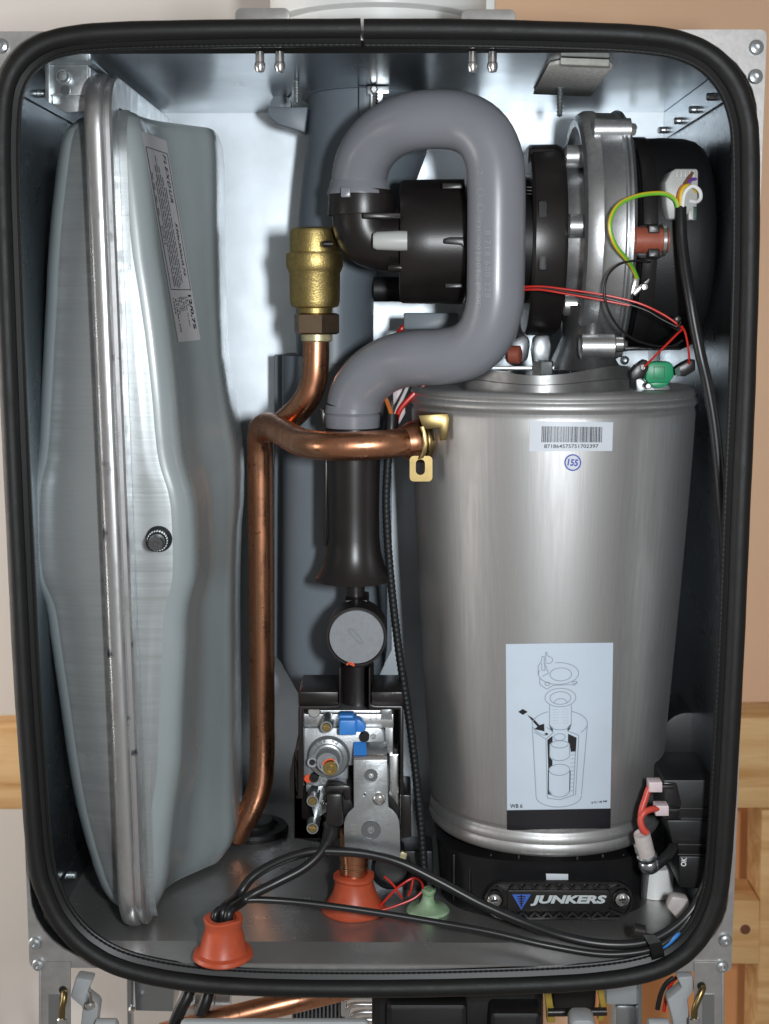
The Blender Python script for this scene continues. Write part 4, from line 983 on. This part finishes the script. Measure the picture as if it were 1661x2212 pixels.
# steel bracket
kb_ = thing('valve_bracket', 'flat zinc plated steel bracket with round inserts screwed onto the gas valve', 'bracket', P(790, 1845, .055))
out = VP((830, 832), (1240, 832), (1248, 1200), (1256, 1410), (1310, 1450), (1360, 1510), (1385, 1580), (1395, 1700), (1402, 2010), (1385, 2030), (1050, 1960), (718, 1915), (712, 1700), (712, 1600), (725, 1540), (760, 1480), (832, 1412), (830, 1100))
MB().pp(out, .052, .0016, .0003).build('plate', 'zinc', kb_)
MB().prism([P(*V(830, 834), .0521), P(*V(1240, 834), .0521), P(*V(1242, 775), .0545), P(*V(830, 775), .0545)], (0, .0014, .0004), .0003).build('bend', 'chrome', kb_)
MB().prism([P(*V(828, 778), .0547), P(*V(1240, 778), .0547), P(*V(1234, 604), .0650), P(*V(824, 610), .0650)], (0, .0004, -.0012), .0003).build('top_flap', 'zinc', kb_)
MB().prism([P(*V(832, 770), .0541), P(*V(990, 770), .0541), P(*V(980, 612), .0640), P(*V(830, 612), .0640)], (0, -.0001, .0003)).build('blue_film', 'blue_plastic', kb_)
for u, v, r in ((1042, 1022, 14.8), (1042, 1688, 21)):
    i_ = MB().pdisc(*V(u, v), .0518, [(r, .001), (r, -.0001), (r * .96, -.0006), (r * .93, .0003), (r * .90, .0001), (r * .36, .0001), (r * .34, .003), (0, .003)], 36).build('insert', 'aluminium_dark', kb_)
    MB().pdisc(*V(u, v), .0515, [(r * .26, .003), (r * .24, .0008), (r * .12, -.0004), (0, -.0006)], 18).build('pin', 'chrome', i_)
MB().pdisc(*V(965, 1256), .0518, [(5.2, .001), (5.2, -.0003), (4.2, -.0003), (4, .0005), (0, .0005)]).build('hole_rim', 'zinc', kb_)
MB().pdisc(*V(965, 1256), .0517, [(4, .0004), (0, .0002)]).build('hole', 'motor_black', kb_)
sc_ = MB().pdisc(*V(1140, 1305), .0516, [(14.5, .001), (14.5, -.0008), (12.5, -.0022), (8, -.0031), (0, -.0034)], 30).build('cross_screw', 'chrome', kb_)
x, y = V(1140, 1305)
def cross(x, y, Y, L, w_, parent, rot=10, m='motor_black'):
    c, s_ = math.cos(math.radians(rot)), math.sin(math.radians(rot))
    poly = [(-w_, -L), (w_, -L), (w_, -w_), (L, -w_), (L, w_), (w_, w_), (w_, L), (-w_, L), (-w_, w_), (-L, w_), (-L, -w_), (-w_, -w_)]
    MB().pp([(x + a_ * c - b_ * s_, y + a_ * s_ + b_ * c) for a_, b_ in poly], Y, .0006).build('cross_recess', m, parent)
cross(x, y, .0479, 7, 1.6, sc_, 8, 'flange_steel')
b = MB(); flat_text(b, 'G12', *V(880, 1030), .0518, 24, 12, rot=90, spacing=1.4); flat_text(b, 'E10', *V(832, 1680), .0518, 24, 11, rot=90, spacing=1.2); b.build('stamped_mark', 'flange_steel', kb_)

# plug with cable on the valve
gp = thing('valve_plug', 'black angled plug with rubber boot on the gas valve', 'plug', P(725, 1815, .06))
MB().pp(VP((470, 1190), (500, 1150), (700, 1140), (790, 1150), (800, 1330), (720, 1330), (690, 1240), (480, 1250)), .052, .03, .0012).build('plug_head', 'black_plastic', gp)
MB().pp(VP((500, 1250), (690, 1250), (700, 1620), (690, 1650), (500, 1640), (485, 1600)), .046, .03, .002).build('plug_body', 'black_plastic', gp)
MB().pp(VP((690, 1250), (800, 1330), (830, 1420), (700, 1540)), .056, .02, .001).build('plug_side', 'motor_black', gp)
MB().tube(W([(715, 1778, .058), (716, 1795, .054), (711, 1812, .05), (702, 1828, .046)], 6), [M(19, 715, 1790, .05) * (1 - .018 * i) for i in range(19)], 18).build('boot', 'cable_black', gp)
# ------------------------------------------------------------------ grommets on the floor
def grommet(name, label, x, y, prof, m, group='rubber grommets on the casing floor', n=40):
    c = PZ(x, y, FLZ); t = thing(name, label, 'grommet', (c.x, c.y, FLZ), group)
    g = MB().lathe((c.x, c.y, FLZ), (0, 0, 1), prof, n); sd = x * .01
    for v in g.bm.verts:
        dx, dy, h = v.co.x - c.x, v.co.y - c.y, v.co.z - FLZ; a = math.atan2(dy, dx)
        k = 1 + .018 * math.sin(2 * a + sd) + .012 * math.sin(5 * a + sd * 3 + h * 300)
        v.co.x, v.co.y = c.x + dx * k, c.y + dy * k
        if h > .01: v.co.z += .0005 * math.sin(3 * a + sd); v.co.x += .03 * h * math.sin(sd * 7)
    g.build('bell', m, t)
    return t, Vector((c.x, c.y, FLZ))
def tall(prof, k): return [(r, h * k if h > .003 else h) for r, h in prof]
g1, c1 = grommet('red_grommet', 'orange red rubber grommet at front with black cables through its top', 482, 2066, tall([(.0190, .0003), (.0197, .0015), (.0190, .0046), (.0160, .0058), (.0150, .0078), (.0136, .017), (.0120, .0235), (.0118, .0275), (.0126, .031), (.0128, .0325), (.012, .0335), (.0085, .0336), (.0085, .028)], .80), 'red_rubber')
g2, c2 = grommet('red_grommet', 'orange red rubber grommet with copper stub below the gas valve', 765, 1966, tall([(.0215, .0003), (.0222, .0015), (.0205, .004), (.0185, .008), (.0150, .018), (.0130, .028), (.0128, .031), (.0140, .0335), (.0138, .036), (.0125, .0372), (.0095, .0372), (.0095, .033)], .72), 'red_rubber')
stub = MB().lathe(c2 + Vector((0, 0, .022)), (0, 0, 1), [(.0093, 0), (.0093, .009), (.0098, .0094), (.0098, .0105), (.0093, .011), (.0093, .014), (.0098, .0145), (.0098, .04), (.0068, .0405)], 30).build('gas_stub', 'copper')
tag(stub, 'short copper stub between red grommet and gas valve bracket', 'copper pipe')
g3, c3 = grommet('green_grommet', 'pale green rubber grommet shaped like a small mushroom with red wires', 924, 1968, [(.0148, .0003), (.0150, .0012), (.0140, .0024), (.009, .0034), (.0055, .006), (.0042, .009), (.0040, .0125), (.0050, .0135), (.0052, .0155), (.0044, .0162), (.003, .0163)], 'green_rubber')
GR = 'thin red wires at the green grommet'
wire('red_wire', 'thin red wire looping left from the green grommet', [(914, 1925, .077), (910, 1905, .074), (893, 1897, .07), (862, 1915, .068), (832, 1945, .068), (817, 1962, .07), (824, 1966, .07), (860, 1955, .071), (895, 1940, .073), (915, 1922, .076)], 2.6, 'wire_red', group=GR)
wire('red_wire', 'loose end of thin red wire crossing inside the loop', [(868, 1940, .072), (862, 1930, .07), (850, 1912, .069), (830, 1893, .07)], 2.4, 'wire_red', group=GR)
wire('red_wire', 'short loose red wire end standing up beside the loop', [(882, 1935, .075), (888, 1920, .074), (893, 1895, .073)], 2.4, 'wire_red', group=GR)

GC = 'black cables on the casing floor'
wire('valve_cable', 'black cable curving from valve plug down to the left red grommet', [(708, 1815, .048), (690, 1845, .042), (655, 1876, .036), (600, 1905, .03), (550, 1930, .026), (520, 1950, .022), c1 + Vector((.0045, 0, .030)), c1 + Vector((.0035, .0005, .018))], 10.5, 'cable_black', 'cable', GC, 16)
wire('looping_cable', 'thick black cable arching from left grommet across below the gas valve', [c1 + Vector((-.0002, .004, .016)), c1 + Vector((0, .004, .030)), (512, 1938, .033), (545, 1895, .04), (600, 1862, .043), (665, 1841, .044), (730, 1839, .044), (800, 1846, .043), (870, 1866, .04), (950, 1905, .036), (1040, 1953, .03), (1130, 1992, .022), (1220, 2024, .012), (1310, 2040, .007), (1390, 2036, .007), (1450, 2008, .011), (1495, 1965, .016), (1525, 1905, .02), (1540, 1840, .025)], 10.3, 'cable_black', 'cable', GC, 16)
wire('thin_cable', 'thinner black cable lying low across the casing floor', [c1 + Vector((-.005, -.001, .016)), c1 + Vector((-.004, 0, .030)), (506, 1954, .021), (540, 1944, .024), (620, 1947, .026), (720, 1958, .025), (830, 1974, .023), (950, 1994, .019), (1060, 2014, .013), (1180, 2042, .006), (1300, 2061, .003), (1390, 2055, .003), (1440, 2034, .006), (1480, 1995, .012), (1500, 1960, .016)], 7.6, 'cable_black', 'cable', GC, 14)
wire('blue_wire', 'short light blue wire showing beside the black strap at lower right', [(1420, 2050, .004), (1440, 2040, .005), (1460, 2022, .007), (1470, 2010, .01)], 5.5, 'wire_blue')
wire('brown_wire', 'short brown wire showing beside the blue wire at lower right', [(1418, 2044, .006), (1436, 2034, .006), (1450, 2020, .009), (1458, 2008, .012)], 5, 'wire_brown')
stp = thing('cable_strap', 'black fabric strap binding the cables at lower right', 'cable strap', P(1420, 2060, .0))
MB().loft([[P(x - 2, y, Y) , P(x + 24, y + d, Y), P(x + 24, y + d, Y + .0015), P(x - 2, y, Y + .0015)] for x, y, Y, d in ((1370, 2008, .004, 6), (1390, 2018, -.002, 2), (1404, 2040, -.005, -6), (1410, 2062, -.004, -8), (1412, 2074, 0, -8))]).build('band', 'rubber', stp)
MB().lathe(P(1368, 2008, .003), (1, 0, -.2), [(.002, -.001), (.0042, 0), (.0042, .007), (.002, .008)], 18).build('buckle', 'black_plastic', stp)

# ------------------------------------------------------------------ corrugated conduit and wires at its top
cd = even(W([(842, 958, .098), (837, 1010, .096), (834, 1080, .095), (837, 1160, .094), (843, 1240, .093), (851, 1320, .092), (862, 1410, .09), (874, 1490, .089), (886, 1570, .088), (897, 1660, .086), (906, 1750, .084), (912, 1820, .082), (916, 1875, .08)], 14), .00085)
rc = M(9, 850, 1300, .092)
tag(MB().tube(cd, [rc * (1 if (i // 2) % 2 else .9) for i in range(len(cd))], 14).build('corrugated_conduit', 'corrugated'), 'black corrugated conduit hanging between siphon and steel cylinder', 'conduit')
GT = 'wires entering the corrugated conduit'
wire('orange_wire', 'orange wire dropping behind the grey pipe into the conduit', [(800, 790, .125), (822, 836, .12), (836, 868, .112), (846, 900, .104), (845, 930, .1)], 5, 'wire_orange', group=GT)
wire('white_wire', 'white wire slanting into the top of the conduit', [(900, 780, .13), (880, 835, .12), (868, 862, .112), (856, 890, .105), (850, 925, .1)], 4, 'wire_white', group=GT)
wire('red_wire', 'red wire slanting into the top of the conduit', [(960, 790, .11), (920, 828, .108), (890, 855, .107), (862, 888, .104), (853, 925, .1)], 6, 'wire_red', group=GT)
tag(MB().tube(W([(846, 896, .101), (845, 925, .099), (842, 965, .097)], 6), M(15, 845, 925, .1), 16).build('conduit_boot', 'cable_black'), 'black sleeve on the wires above the corrugated conduit', 'sleeve')
tag(MB().pp([(848, 838), (872, 838), (876, 892), (862, 918), (850, 900)], .13, .01, .001).build('clear_sleeve', 'clear_nylon'), 'milky plastic sleeve between the orange and red wires', 'sleeve')
rg = thing('rear_tube', 'black tube with grey plastic plug behind the mixing body', 'tube', P(900, 700, .19))
MB().lathe(P(808, 625, .2), (1, 0, 0), [(18 * kf, -.001), (29 * kf, 0), (29 * kf, .07), (20 * kf, .07)], 26).build('tube', 'motor_black', rg)
MB().pp(rr(872, 676, 990, 712, 4), .16, .02, .001).build('plug', 'flue_grey', rg)
MB().tube(W([(860, 722, .165), (868, 710, .163), (880, 700, .166)], 4), M(6, 868, 710, .16), 10).build('lead', 'wire_red', rg)

# ------------------------------------------------------------------ condensate sump and maker's plate
sm = thing('sump_base', 'black ribbed plastic sump under the steel cylinder', 'sump', (.105, .12, FLZ))
ring = lambda z, a, b_: [Vector((.1015 + a * math.copysign(abs(math.cos(t)) ** .7, math.cos(t)), .125 + b_ * math.copysign(abs(math.sin(t)) ** .7, math.sin(t)), z)) for t in [2 * math.pi * j / 48 for j in range(48)]]
MB().loft([ring(FLZ + .0003, .074, .062), ring(FLZ + .03, .076, .064), ring(RIM1 - .0085, .078, .068), ring(RIM1 - .0082, .02, .02)]).build('tub', 'sump_black', sm)
for x in (978, 1012, 1058, 1118, 1245, 1300, 1345, 1385):
    MB().pp([(x, 1846), (x + 5, 1846), (x + 4, 1945), (x, 1945)], .057 + .00022 * abs(x - 1190) * .35, .03, .0004).build('rib', 'sump_black', sm)
MB().pp([(862, 1838), (935, 1838), (938, 1925), (930, 1938), (870, 1925)], .11, .03, .002).build('side_box', 'sump_black', sm)
MB().pdisc(845, 1880, .1, [(38, .03), (42, .025), (44, 0), (38, -.001), (36, .004), (0, .004)], 36).build('drain_cap', 'sump_black', sm)
tag(MB().pp([(868, 1840), (880, 1845), (876, 1858), (862, 1860), (858, 1848)], .085, .003, .0004).build('tape_scrap', 'solder_pale'), 'small scrap of tan tape behind the cable beside the conduit', 'tape')

jp = thing('maker_plate', 'black plastic plate with blue triangle emblem and silver JUNKERS lettering', 'name plate', P(1207, 1985, .05))
JY = .047
def J(u, v): return (1600 + u * .32511) * .65010, (2800 + v * .32511) * .65010
def JP(*pts): return [J(*p) for p in pts]
(x0, y0), (x1, y1) = J(40, 405), J(1545, 785)
ol, il = rr(x0, y0, x1, y1, 38, 8), rr(x0 + 4, y0 + 4, x1 - 4, y1 - 4, 34, 8)
MB().pp(ol, JY + .004, .004, .0004).build('back', 'black_plastic', jp)
b = MB(); plate_hole(b, ol, il, JY, .004); b.build('edge_wall', 'black_plastic', jp)
(x0, y0), (x1, y1) = J(265, 490), J(1305, 705)
ol, il = rr(x0, y0, x1, y1, 3, 3), rr(x0 + 4, y0 + 4, x1 - 4, y1 - 4, 2, 3)
MB().pp(ol, JY + .001, .0029, .0003).build('panel', 'black_plastic', jp)
zig = MB()
def bar(mb, a, b_, w_, Y, d):
    (xa, ya), (xb, yb) = a, b_; L = math.hypot(xb - xa, yb - ya); nx, ny = -(yb - ya) / L * w_, (xb - xa) / L * w_
    mb.pp([(xa + nx, ya + ny), (xb + nx, yb + ny), (xb - nx, yb - ny), (xa - nx, ya - ny)], Y, d)
for i in range(8):
    u0 = 290 + i * 128
    for a, c in (((u0, 480), (u0 + 64, 415)), ((u0 + 64, 415), (u0 + 128, 480)), ((u0, 712), (u0 + 64, 778)), ((u0 + 64, 778), (u0 + 128, 712))):
        q = MB(); bar(q, J(*a), J(*c), 2.2, JY + .0004, .0035); q.build('brace', 'black_plastic', jp)
for (a, c) in (((120, 450), (262, 500)), ((110, 720), (262, 690)), ((1310, 500), (1440, 440)), ((1310, 690), (1450, 750))):
    q = MB(); bar(q, J(*a), J(*c), 2.2, JY + .0004, .0035); q.build('brace', 'black_plastic', jp)
for u, v in ((130, 590), (1440, 580)):
    x, y = J(u, v)
    sk = MB().pdisc(x, y, JY, [(21, .004), (21, 0), (20, -.0003), (18.8, 0), (18.5, .0035), (0, .0035)], 32).build('screw_well', 'black_plastic', jp)
    s2 = MB().pdisc(x, y, JY, [(16.5, .003), (16.5, .001), (15, -.0012), (10, -.0026), (0, -.0032)], 32).build('screw', 'chrome', jp)
    cross(x, y + 1, JY - .0031, 7.5, 1.7, s2, -8)
b = MB()
b.pp(JP((312, 530), (505, 530), (405, 690)), JY + .0004, .0005, .0001); b.build('emblem', 'logo_blue', jp)
for v, h in ((548, 28), (572, 24), (596, 18), (618, 12)):
    MB().pp(JP((408 - h * 1.6, v), (408 + h * 1.6, v), (408 + h * 1.5, v + 9), (408 - h * 1.5, v + 9)), JY + .0001, .0003).build('emblem_bar', 'black_plastic', jp)
MB().pp(JP((400, 535), (414, 535), (414, 655), (400, 655)), JY, .0003).build('emblem_bar', 'black_plastic', jp)
b = MB(); flat_text(b, 'JUNKERS', *J(890, 592), JY + .0004, J(1278, 0)[0] - J(500, 0)[0], 23, bold=.05, shear=.22, spacing=1.0); b.build('lettering', 'logo_silver', jp)
tag(MB().pp(JP((658, 318), (885, 322), (886, 398), (664, 396)), .056, .0006, .0001).build('small_sticker', 'label_white'), 'small blank white sticker above the black name plate', 'sticker')

# ------------------------------------------------------------------ ignition transformer at right
tr = thing('ignition_transformer', 'black ignition transformer box with OK mark at lower right', 'transformer', P(1490, 1920, .05))
MB().pp(rr(1433, 1685, 1548, 1772, 5), .045, .06, .0012).build('upper_box', 'sump_black', tr)
MB().pp([(1440, 1772), (1545, 1772), (1543, 1850), (1468, 1850), (1452, 1820)], .049, .055, .0012).build('middle_box', 'sump_black', tr)
MB().pp([(1466, 1850), (1540, 1850), (1536, 1922), (1468, 1918)], .046, .055, .0012).build('lower_box', 'sump_black', tr)
for y0, xa, xb in ((1746, 1448, 1540), (1768, 1470, 1538), (1824, 1464, 1532), (1845, 1464, 1532)):
    MB().pp(rr(xa, y0, xb, y0 + 4, 1.5), .0435, .004, .0004).build('rib', 'black_plastic', tr)
MB().pp([(1432, 1690), (1462, 1692), (1472, 1736), (1466, 1770), (1440, 1772)], .0438, .01, .0012).build('terminal_shroud', 'black_plastic', tr)
b = MB(); flat_text(b, 'OK', 1477, 1862, .0457, 19, 12, rot=-85, bold=.03); b.build('stamp', 'wire_white', tr)
ar_ = [(1425 + 62 - 62 * math.cos(math.radians(i * 12)), 1600 - 62 * math.sin(math.radians(i * 12))) for i in range(16)]
tag(MB().pp([(1425, 1700)] + ar_ + [(1549, 1700)], .12, .05, .003).build('arched_cover', 'motor_black'), 'dark arched cover between steel cylinder and right casing wall', 'cover')
GI = 'red ignition leads'
l1 = wire('ignition_lead', 'upper red ignition lead rising to the higher clear connector', [(1391, 1798, .032), (1384, 1776, .032), (1386, 1750, .033), (1394, 1725, .035), (1402, 1703, .037), (1412, 1698, .038)], 7, 'wire_redcoral', group=GI, n=14)
l2 = wire('ignition_lead', 'lower red ignition lead curving to the lower clear connector', [(1398, 1800, .029), (1388, 1788, .029), (1384, 1770, .03), (1392, 1755, .031), (1408, 1748, .033), (1424, 1746, .036)], 7, 'wire_redcoral', group=GI, n=14)
GK = 'clear connectors on the ignition transformer'
for x, y, lb in ((1416, 1701, 'upper clear plastic connector on the black transformer'), (1430, 1752, 'lower clear plastic connector on the black transformer')):
    t = thing('clear_connector', lb, 'connector', P(x, y, .036), GK)
    MB().pp(rr(x - 14, y - 11, x + 15, y + 11, 2), .0335, .01, .0006).build('housing', 'clear_nylon', t)
    MB().pp(rr(x + 12, y - 4, x + 40, y + 4, 1), .038, .004, .0003).build('blade', 'black_plastic', t)
sv = thing('lead_sleeve', 'pale slanted sleeve with red leads entering its open top', 'sleeve', P(1395, 1890, .03))
a0, a1 = P(1386, 1800, .03), P(1398, 1850, .034); ax = a1 - a0; ks = M(1, 1390, 1820, .03)
MB().lathe(a0, ax, [(15 * ks, .002), (17.5 * ks, 0), (18 * ks, .0003), (18.5 * ks, ax.length), (10 * ks, ax.length)], 26).build('tube', 'sleeve', sv)
MB().lathe(a1 - ax * .1, ax, [(19 * ks, 0), (22 * ks, .0008), (22 * ks, .003), (19.5 * ks, .0042), (22 * ks, .005), (24 * ks, .009), (20 * ks, .012), (10 * ks, .013)], 26).build('tie_wrap', 'galv_side', sv)
MB().pp([(1370, 1828), (1378, 1822), (1384, 1840), (1380, 1852), (1372, 1842)], .031, .004, .0006).build('tie_head', 'galv_side', sv)
MB().tube(W([(1398, 1868, .036), (1412, 1872, .04), (1440, 1850, .045), (1456, 1830, .05)], 6), M(12, 1410, 1870, .04), 14).build('boot', 'cable_black', sv)
wp = PZ(1415, 1930, FLZ)
tag(MB().lathe(wp, (0, 0, 1), [(.0125, .0003), (.0125, .02), (.011, .0215), (.006, .0215)], 30).build('white_stub', 'white_plastic'), 'short white plastic pipe standing on the floor under the red leads', 'pipe stub')
tag(MB().pp([(1440, 1962), (1452, 1936), (1488, 1942), (1492, 1975), (1468, 1992)], .045, .01, .002).build('translucent_clip', 'sleeve'), 'pale translucent plastic clip behind the cables at lower right', 'clip')

# ------------------------------------------------------------------ under the casing
GL = 'legs below the casing'
def leg(label, xs, hole, rod, dark, lever, barrel):
    t = thing('frame_leg', label, 'leg', P((xs[0] + xs[1]) / 2, 2330, .02), GL)
    MB().pp([(xs[0], 2080), (xs[1], 2080), (xs[1], 2400), (xs[0], 2400)], .0085, .0015).build('plate', 'flange_steel', t)
    e = xs[0] if xs[0] < 800 else xs[1]
    MB().pp([(e - 3, 2080), (e + 3, 2080), (e + 3, 2400), (e - 3, 2400)], .0078, .03, .0005).build('folded_edge', 'flange_steel', t)
    MB().pp([(dark[0], 2148), (dark[1], 2148), (dark[1], 2300), (dark[0], 2300)], .0078, .0006).build('cut_out', 'galv_side', t)
    MB().pdisc(*hole, .008, [(9, .0004), (9, 0), (0, 0)]).build('hole', 'motor_black', t)
    c = thing('catch_hook', 'shiny bronze coloured wire catch hanging on the ' + ('left' if e < 800 else 'right') + ' leg', 'catch', P(hole[0], 2212, .006), 'wire catches')
    MB().tube(W([(hole[0] + 2, hole[1] + 2, .012), (hole[0] + 3, hole[1] + 6, .006), (rod[0], 2160, .003), (rod[1], 2185, .002), (rod[1], 2240, .002)], 6), M(7, 130, 2170, .005), 14).build('hook', 'plated', c)
    MB().lathe(P(rod[1], 2198, .002), (0, 0, -1), [(.0025, 0), (.0034, .0008), (.0034, .012), (.002, .013)], 16).build('ferrule', 'chrome', c)
    l = thing('latch_lever', 'light grey plastic latch lever beside the ' + ('left' if e < 800 else 'right') + ' leg', 'lever', P(lever[0][0], 2240, .02), 'latch levers')
    MB().pp(lever, .016, .012, .0016).build('arm', 'grey_lever', l)
    MB().lathe(P(barrel[0], 2222, .01), (1, 0, 0), [(M(20, 200, 2200, .01), 0), (M(22, 200, 2200, .01), .001), (M(22, 200, 2200, .01), (barrel[1] - barrel[0]) * .00028), (M(17, 200, 2200, .01), (barrel[1] - barrel[0]) * .00028 + .001)], 28).build('barrel', 'grey_lever', l)
    return l
lv = leg('grey steel leg strip below the lower left casing corner', (86, 152), (136, 2139), (138, 134), (105, 129),
    [(163, 2112), (200, 2118), (186, 2150), (211, 2169), (213, 2178), (202, 2260), (168, 2260), (178, 2178), (151, 2155)], (208, 254))
MB().lathe(P(193, 2157, .014), (.3, -1, -.4), [(.002, -.004), (.002, .004), (.0032, .0045), (.0032, .007), (.002, .008)], 14).build('pin', 'chrome', lv)
leg('grey steel leg strip below the lower right casing corner', (1500, 1562), (1515, 2130), (1508, 1500), (1517, 1543),
    [(1462, 2112), (1474, 2136), (1441, 2160), (1452, 2200), (1460, 2260), (1498, 2260), (1486, 2160), (1500, 2140), (1498, 2108)], (1400, 1445))
hb = thing('rear_shroud', 'galvanised box behind the black hoses under the casing', 'shroud', P(325, 2186, .2))
MB().pp([(288, 2100), (378, 2100), (374, 2186), (292, 2184)], .16, .05, .001).build('box', 'galvanised', hb)
MB().pp([(273, 2100), (284, 2100), (284, 2260), (275, 2260)], .15, .01, .001).build('edge', 'galvanised', hb)
MB().pdisc(284, 2182, .148, [(7, .003), (7, 0), (4, -.002), (0, -.002)]).build('screw', 'chrome', hb)
wire('flat_hose', 'left black hose running down under the casing', [(412, 2120, .05), (405, 2150, .045), (390, 2180, .042), (372, 2225, .04)], 14, 'cable_black', 'hose', 'black hoses under the casing', 14)
wire('flat_hose', 'right black hose running down under the casing', [(452, 2120, .06), (448, 2150, .055), (438, 2180, .052), (420, 2230, .05)], 14, 'cable_black', 'hose', 'black hoses under the casing', 14)
ft = thing('pipe_fitting', 'chromed pipe fitting with rings behind the black hoses', 'fitting', P(440, 2185, .09))
MB().lathe(P(392, 2168, .09), (1, 0, 0), [(20 * kf, 0), (30 * kf, .001), (30 * kf, .01), (24 * kf, .011), (24 * kf, .014), (31 * kf, .015), (31 * kf, .024), (24 * kf, .025), (24 * kf, .035)], 32).build('union', 'chrome', ft, 30)
tag(MB().tube(even(W([(350, 2235, .05), (430, 2214, .05), (560, 2182, .055), (640, 2162, .06), (720, 2142, .07), (800, 2120, .08)], 6), .004), M(25, 560, 2180, .05), 26).build('lower_pipe', 'copper'), 'copper pipe sloping up to the right under the casing', 'copper pipe')
ph = thing('plate_heat_exchanger', 'stack of shiny stamped steel plates under the casing', 'heat exchanger', P(720, 2230, .1))
for i in range(14):
    x = 630 + i * 8.4
    MB().pp([(x, 2120), (x + 4.5, 2120), (x + 4.5, 2260), (x, 2260)], .1, .05, .0008).build('plate', 'aluminium_dark', ph)
for i, (x0, y0) in enumerate(((742, 2153), (750, 2170), (760, 2187), (770, 2203))):
    MB().tube(W([(x0, y0 + 40, .085), (x0, y0 + 14, .085), (x0 + 6, y0 + 4, .085), (x0 + 20, y0, .085), (803, y0, .085)], 5), M(6, 760, 2160, .085), 12).build('plate_rim', 'chrome', ph)
pb = thing('pump_block', 'matt black pump housing under the middle of the casing', 'pump', P(950, 2260, .1))
MB().pp(rr(803, 2110, 1175, 2300, 20), .09, .1, .006).build('housing', 'motor_black', pb)
MB().pp(rr(835, 2170, 1010, 2300, 12), .075, .02, .006).build('front_cover', 'motor_black', pb)
MB().pp(rr(1058, 2188, 1170, 2300, 12), .07, .03, .004).build('terminal_cover', 'motor_black', pb)
cp_ = thing('spring_clip_holder', 'black holder gripped by two mustard yellow clips under the casing', 'clip holder', P(1245, 2200, .09))
MB().pp([(1190, 2100), (1292, 2100), (1286, 2182), (1196, 2182)], .09, .03, .002).build('holder', 'black_plastic', cp_)
MB().pp([(1172, 2110), (1186, 2110), (1196, 2178), (1200, 2210), (1182, 2210), (1180, 2176)], .083, .008, .001).build('yellow_clip', 'yellow_clip', cp_)
MB().pp([(1283, 2108), (1300, 2108), (1310, 2176), (1304, 2206), (1290, 2206), (1298, 2176)], .083, .008, .001).build('yellow_clip', 'yellow_clip', cp_)
MB().tube([P(1184, 2187, .08), P(1310, 2185, .08)], M(9, 1250, 2186, .08), 16).build('cross_bar', 'black_plastic', cp_)
sb = thing('galvanised_post', 'short galvanised post with pale cap right of the yellow clips', 'post', P(1350, 2260, .14))
MB().pp([(1308, 2100), (1380, 2100), (1378, 2172), (1310, 2172)], .13, .04, .002).build('cap', 'grey_lever', sb)
MB().pp([(1328, 2172), (1376, 2172), (1376, 2300), (1328, 2300)], .135, .03, .003).build('column', 'galv_side', sb)
MB().pp([(1379, 2090), (1387, 2090), (1387, 2300), (1381, 2300)], .12, .03, .0006).build('edge', 'galvanised', sb)
wire('leg_cable', 'black cable curving down beside the right latch lever', [(1456, 2112, .03), (1440, 2124, .03), (1428, 2145, .03), (1420, 2180, .03)], 5.5, 'cable_black', 'cable')
wire('leg_wire', 'red wire tucked behind the right latch lever', [(1462, 2110, .035), (1450, 2125, .035), (1440, 2150, .036), (1434, 2185, .036)], 4, 'wire_red', 'wire')
tag(MB().pp(rr(388, 2208, 797, 2400, 12), .0, .006, .001).build('control_cover', 'grey_lever'), 'top edge of pale grey control cover at the bottom', 'cover')
tag(MB().pp(rr(1232, 2203, 1288, 2300, 16), .03, .02, .004).build('round_cap', 'grey_lever'), 'pale grey rounded cap peeping up at the bottom right', 'cap')

# ------------------------------------------------------------------ on top of the casing
fa = thing('flue_adapter', 'white plastic round flue adapter on top of the casing', 'flue adapter', (-.018, .2, FZ1))
MB().lathe((-.018, .2, FZ1 + .001), (0, 0, 1), [(.066, 0), (.067, .010), (.069, .026), (.070, .036), (.0735, .0365), (.0765, .038), (.077, .040), (.077, .12), (.05, .12)], 72).build('collar', 'white_plastic', fa, 30)
for i in range(9):
    a = math.radians(200 + i * 17.5); c = Vector((-.018 + .0705 * math.cos(a), .2 + .0705 * math.sin(a), FZ1 + .0015))
    MB().lathe(c, (0, 0, 1), [(.004, 0), (.004, .016), (.003, .017)], 8).build('lug', 'white_plastic', fa)
MB().box(.05, .0655, .2, .24, FZ1 + .001, FZ1 + .1, .002).build('bracket', 'white_plastic', fa)

# ------------------------------------------------------------------ surroundings
def structure(name, mb, m): return tag(mb.build(name, m), kind='structure')
xs_ = P(1062, 20, .5).x
structure('wall_left', MB().box(-1.6, xs_, .5, .6, -1.6, 1.2), 'wall_white')
structure('wall_right', MB().box(xs_ + .0005, 1.6, .499, .6, -1.6, 1.2), 'wall_peach')
structure('wall_board', MB().box(P(1300, 1900, .48).x, 1.6, .48, .4985, -1.6, P(1600, 1752, .48).z), 'wall_board')
GB = 'pine beams of the mounting frame'
def beam(label, pts, Y, d):
    o = MB().pp(pts, Y, d, .002).build('pine_beam', 'pine'); return tag(o, label, 'beam', GB)
beam('long horizontal pine beam crossing behind the casing', [(-260, 1583), (1900, 1546), (1900, 1746), (-260, 1750)], .335, .05)
b2_ = beam('short lower pine beam with dark knot right of the casing', [(1380, 1940), (1642, 1946), (1642, 2084), (1380, 2080)], .335, .05)
beam('upright pine post at the right edge', [(1645, 1750), (1760, 1750), (1745, 2400), (1632, 2400)], .34, .05)
MB().pdisc(1610, 2008, .3346, [(11, .0006), (11, 0), (7, -.0002), (0, -.0002)], 20).build('knot', 'wire_brown', b2_)
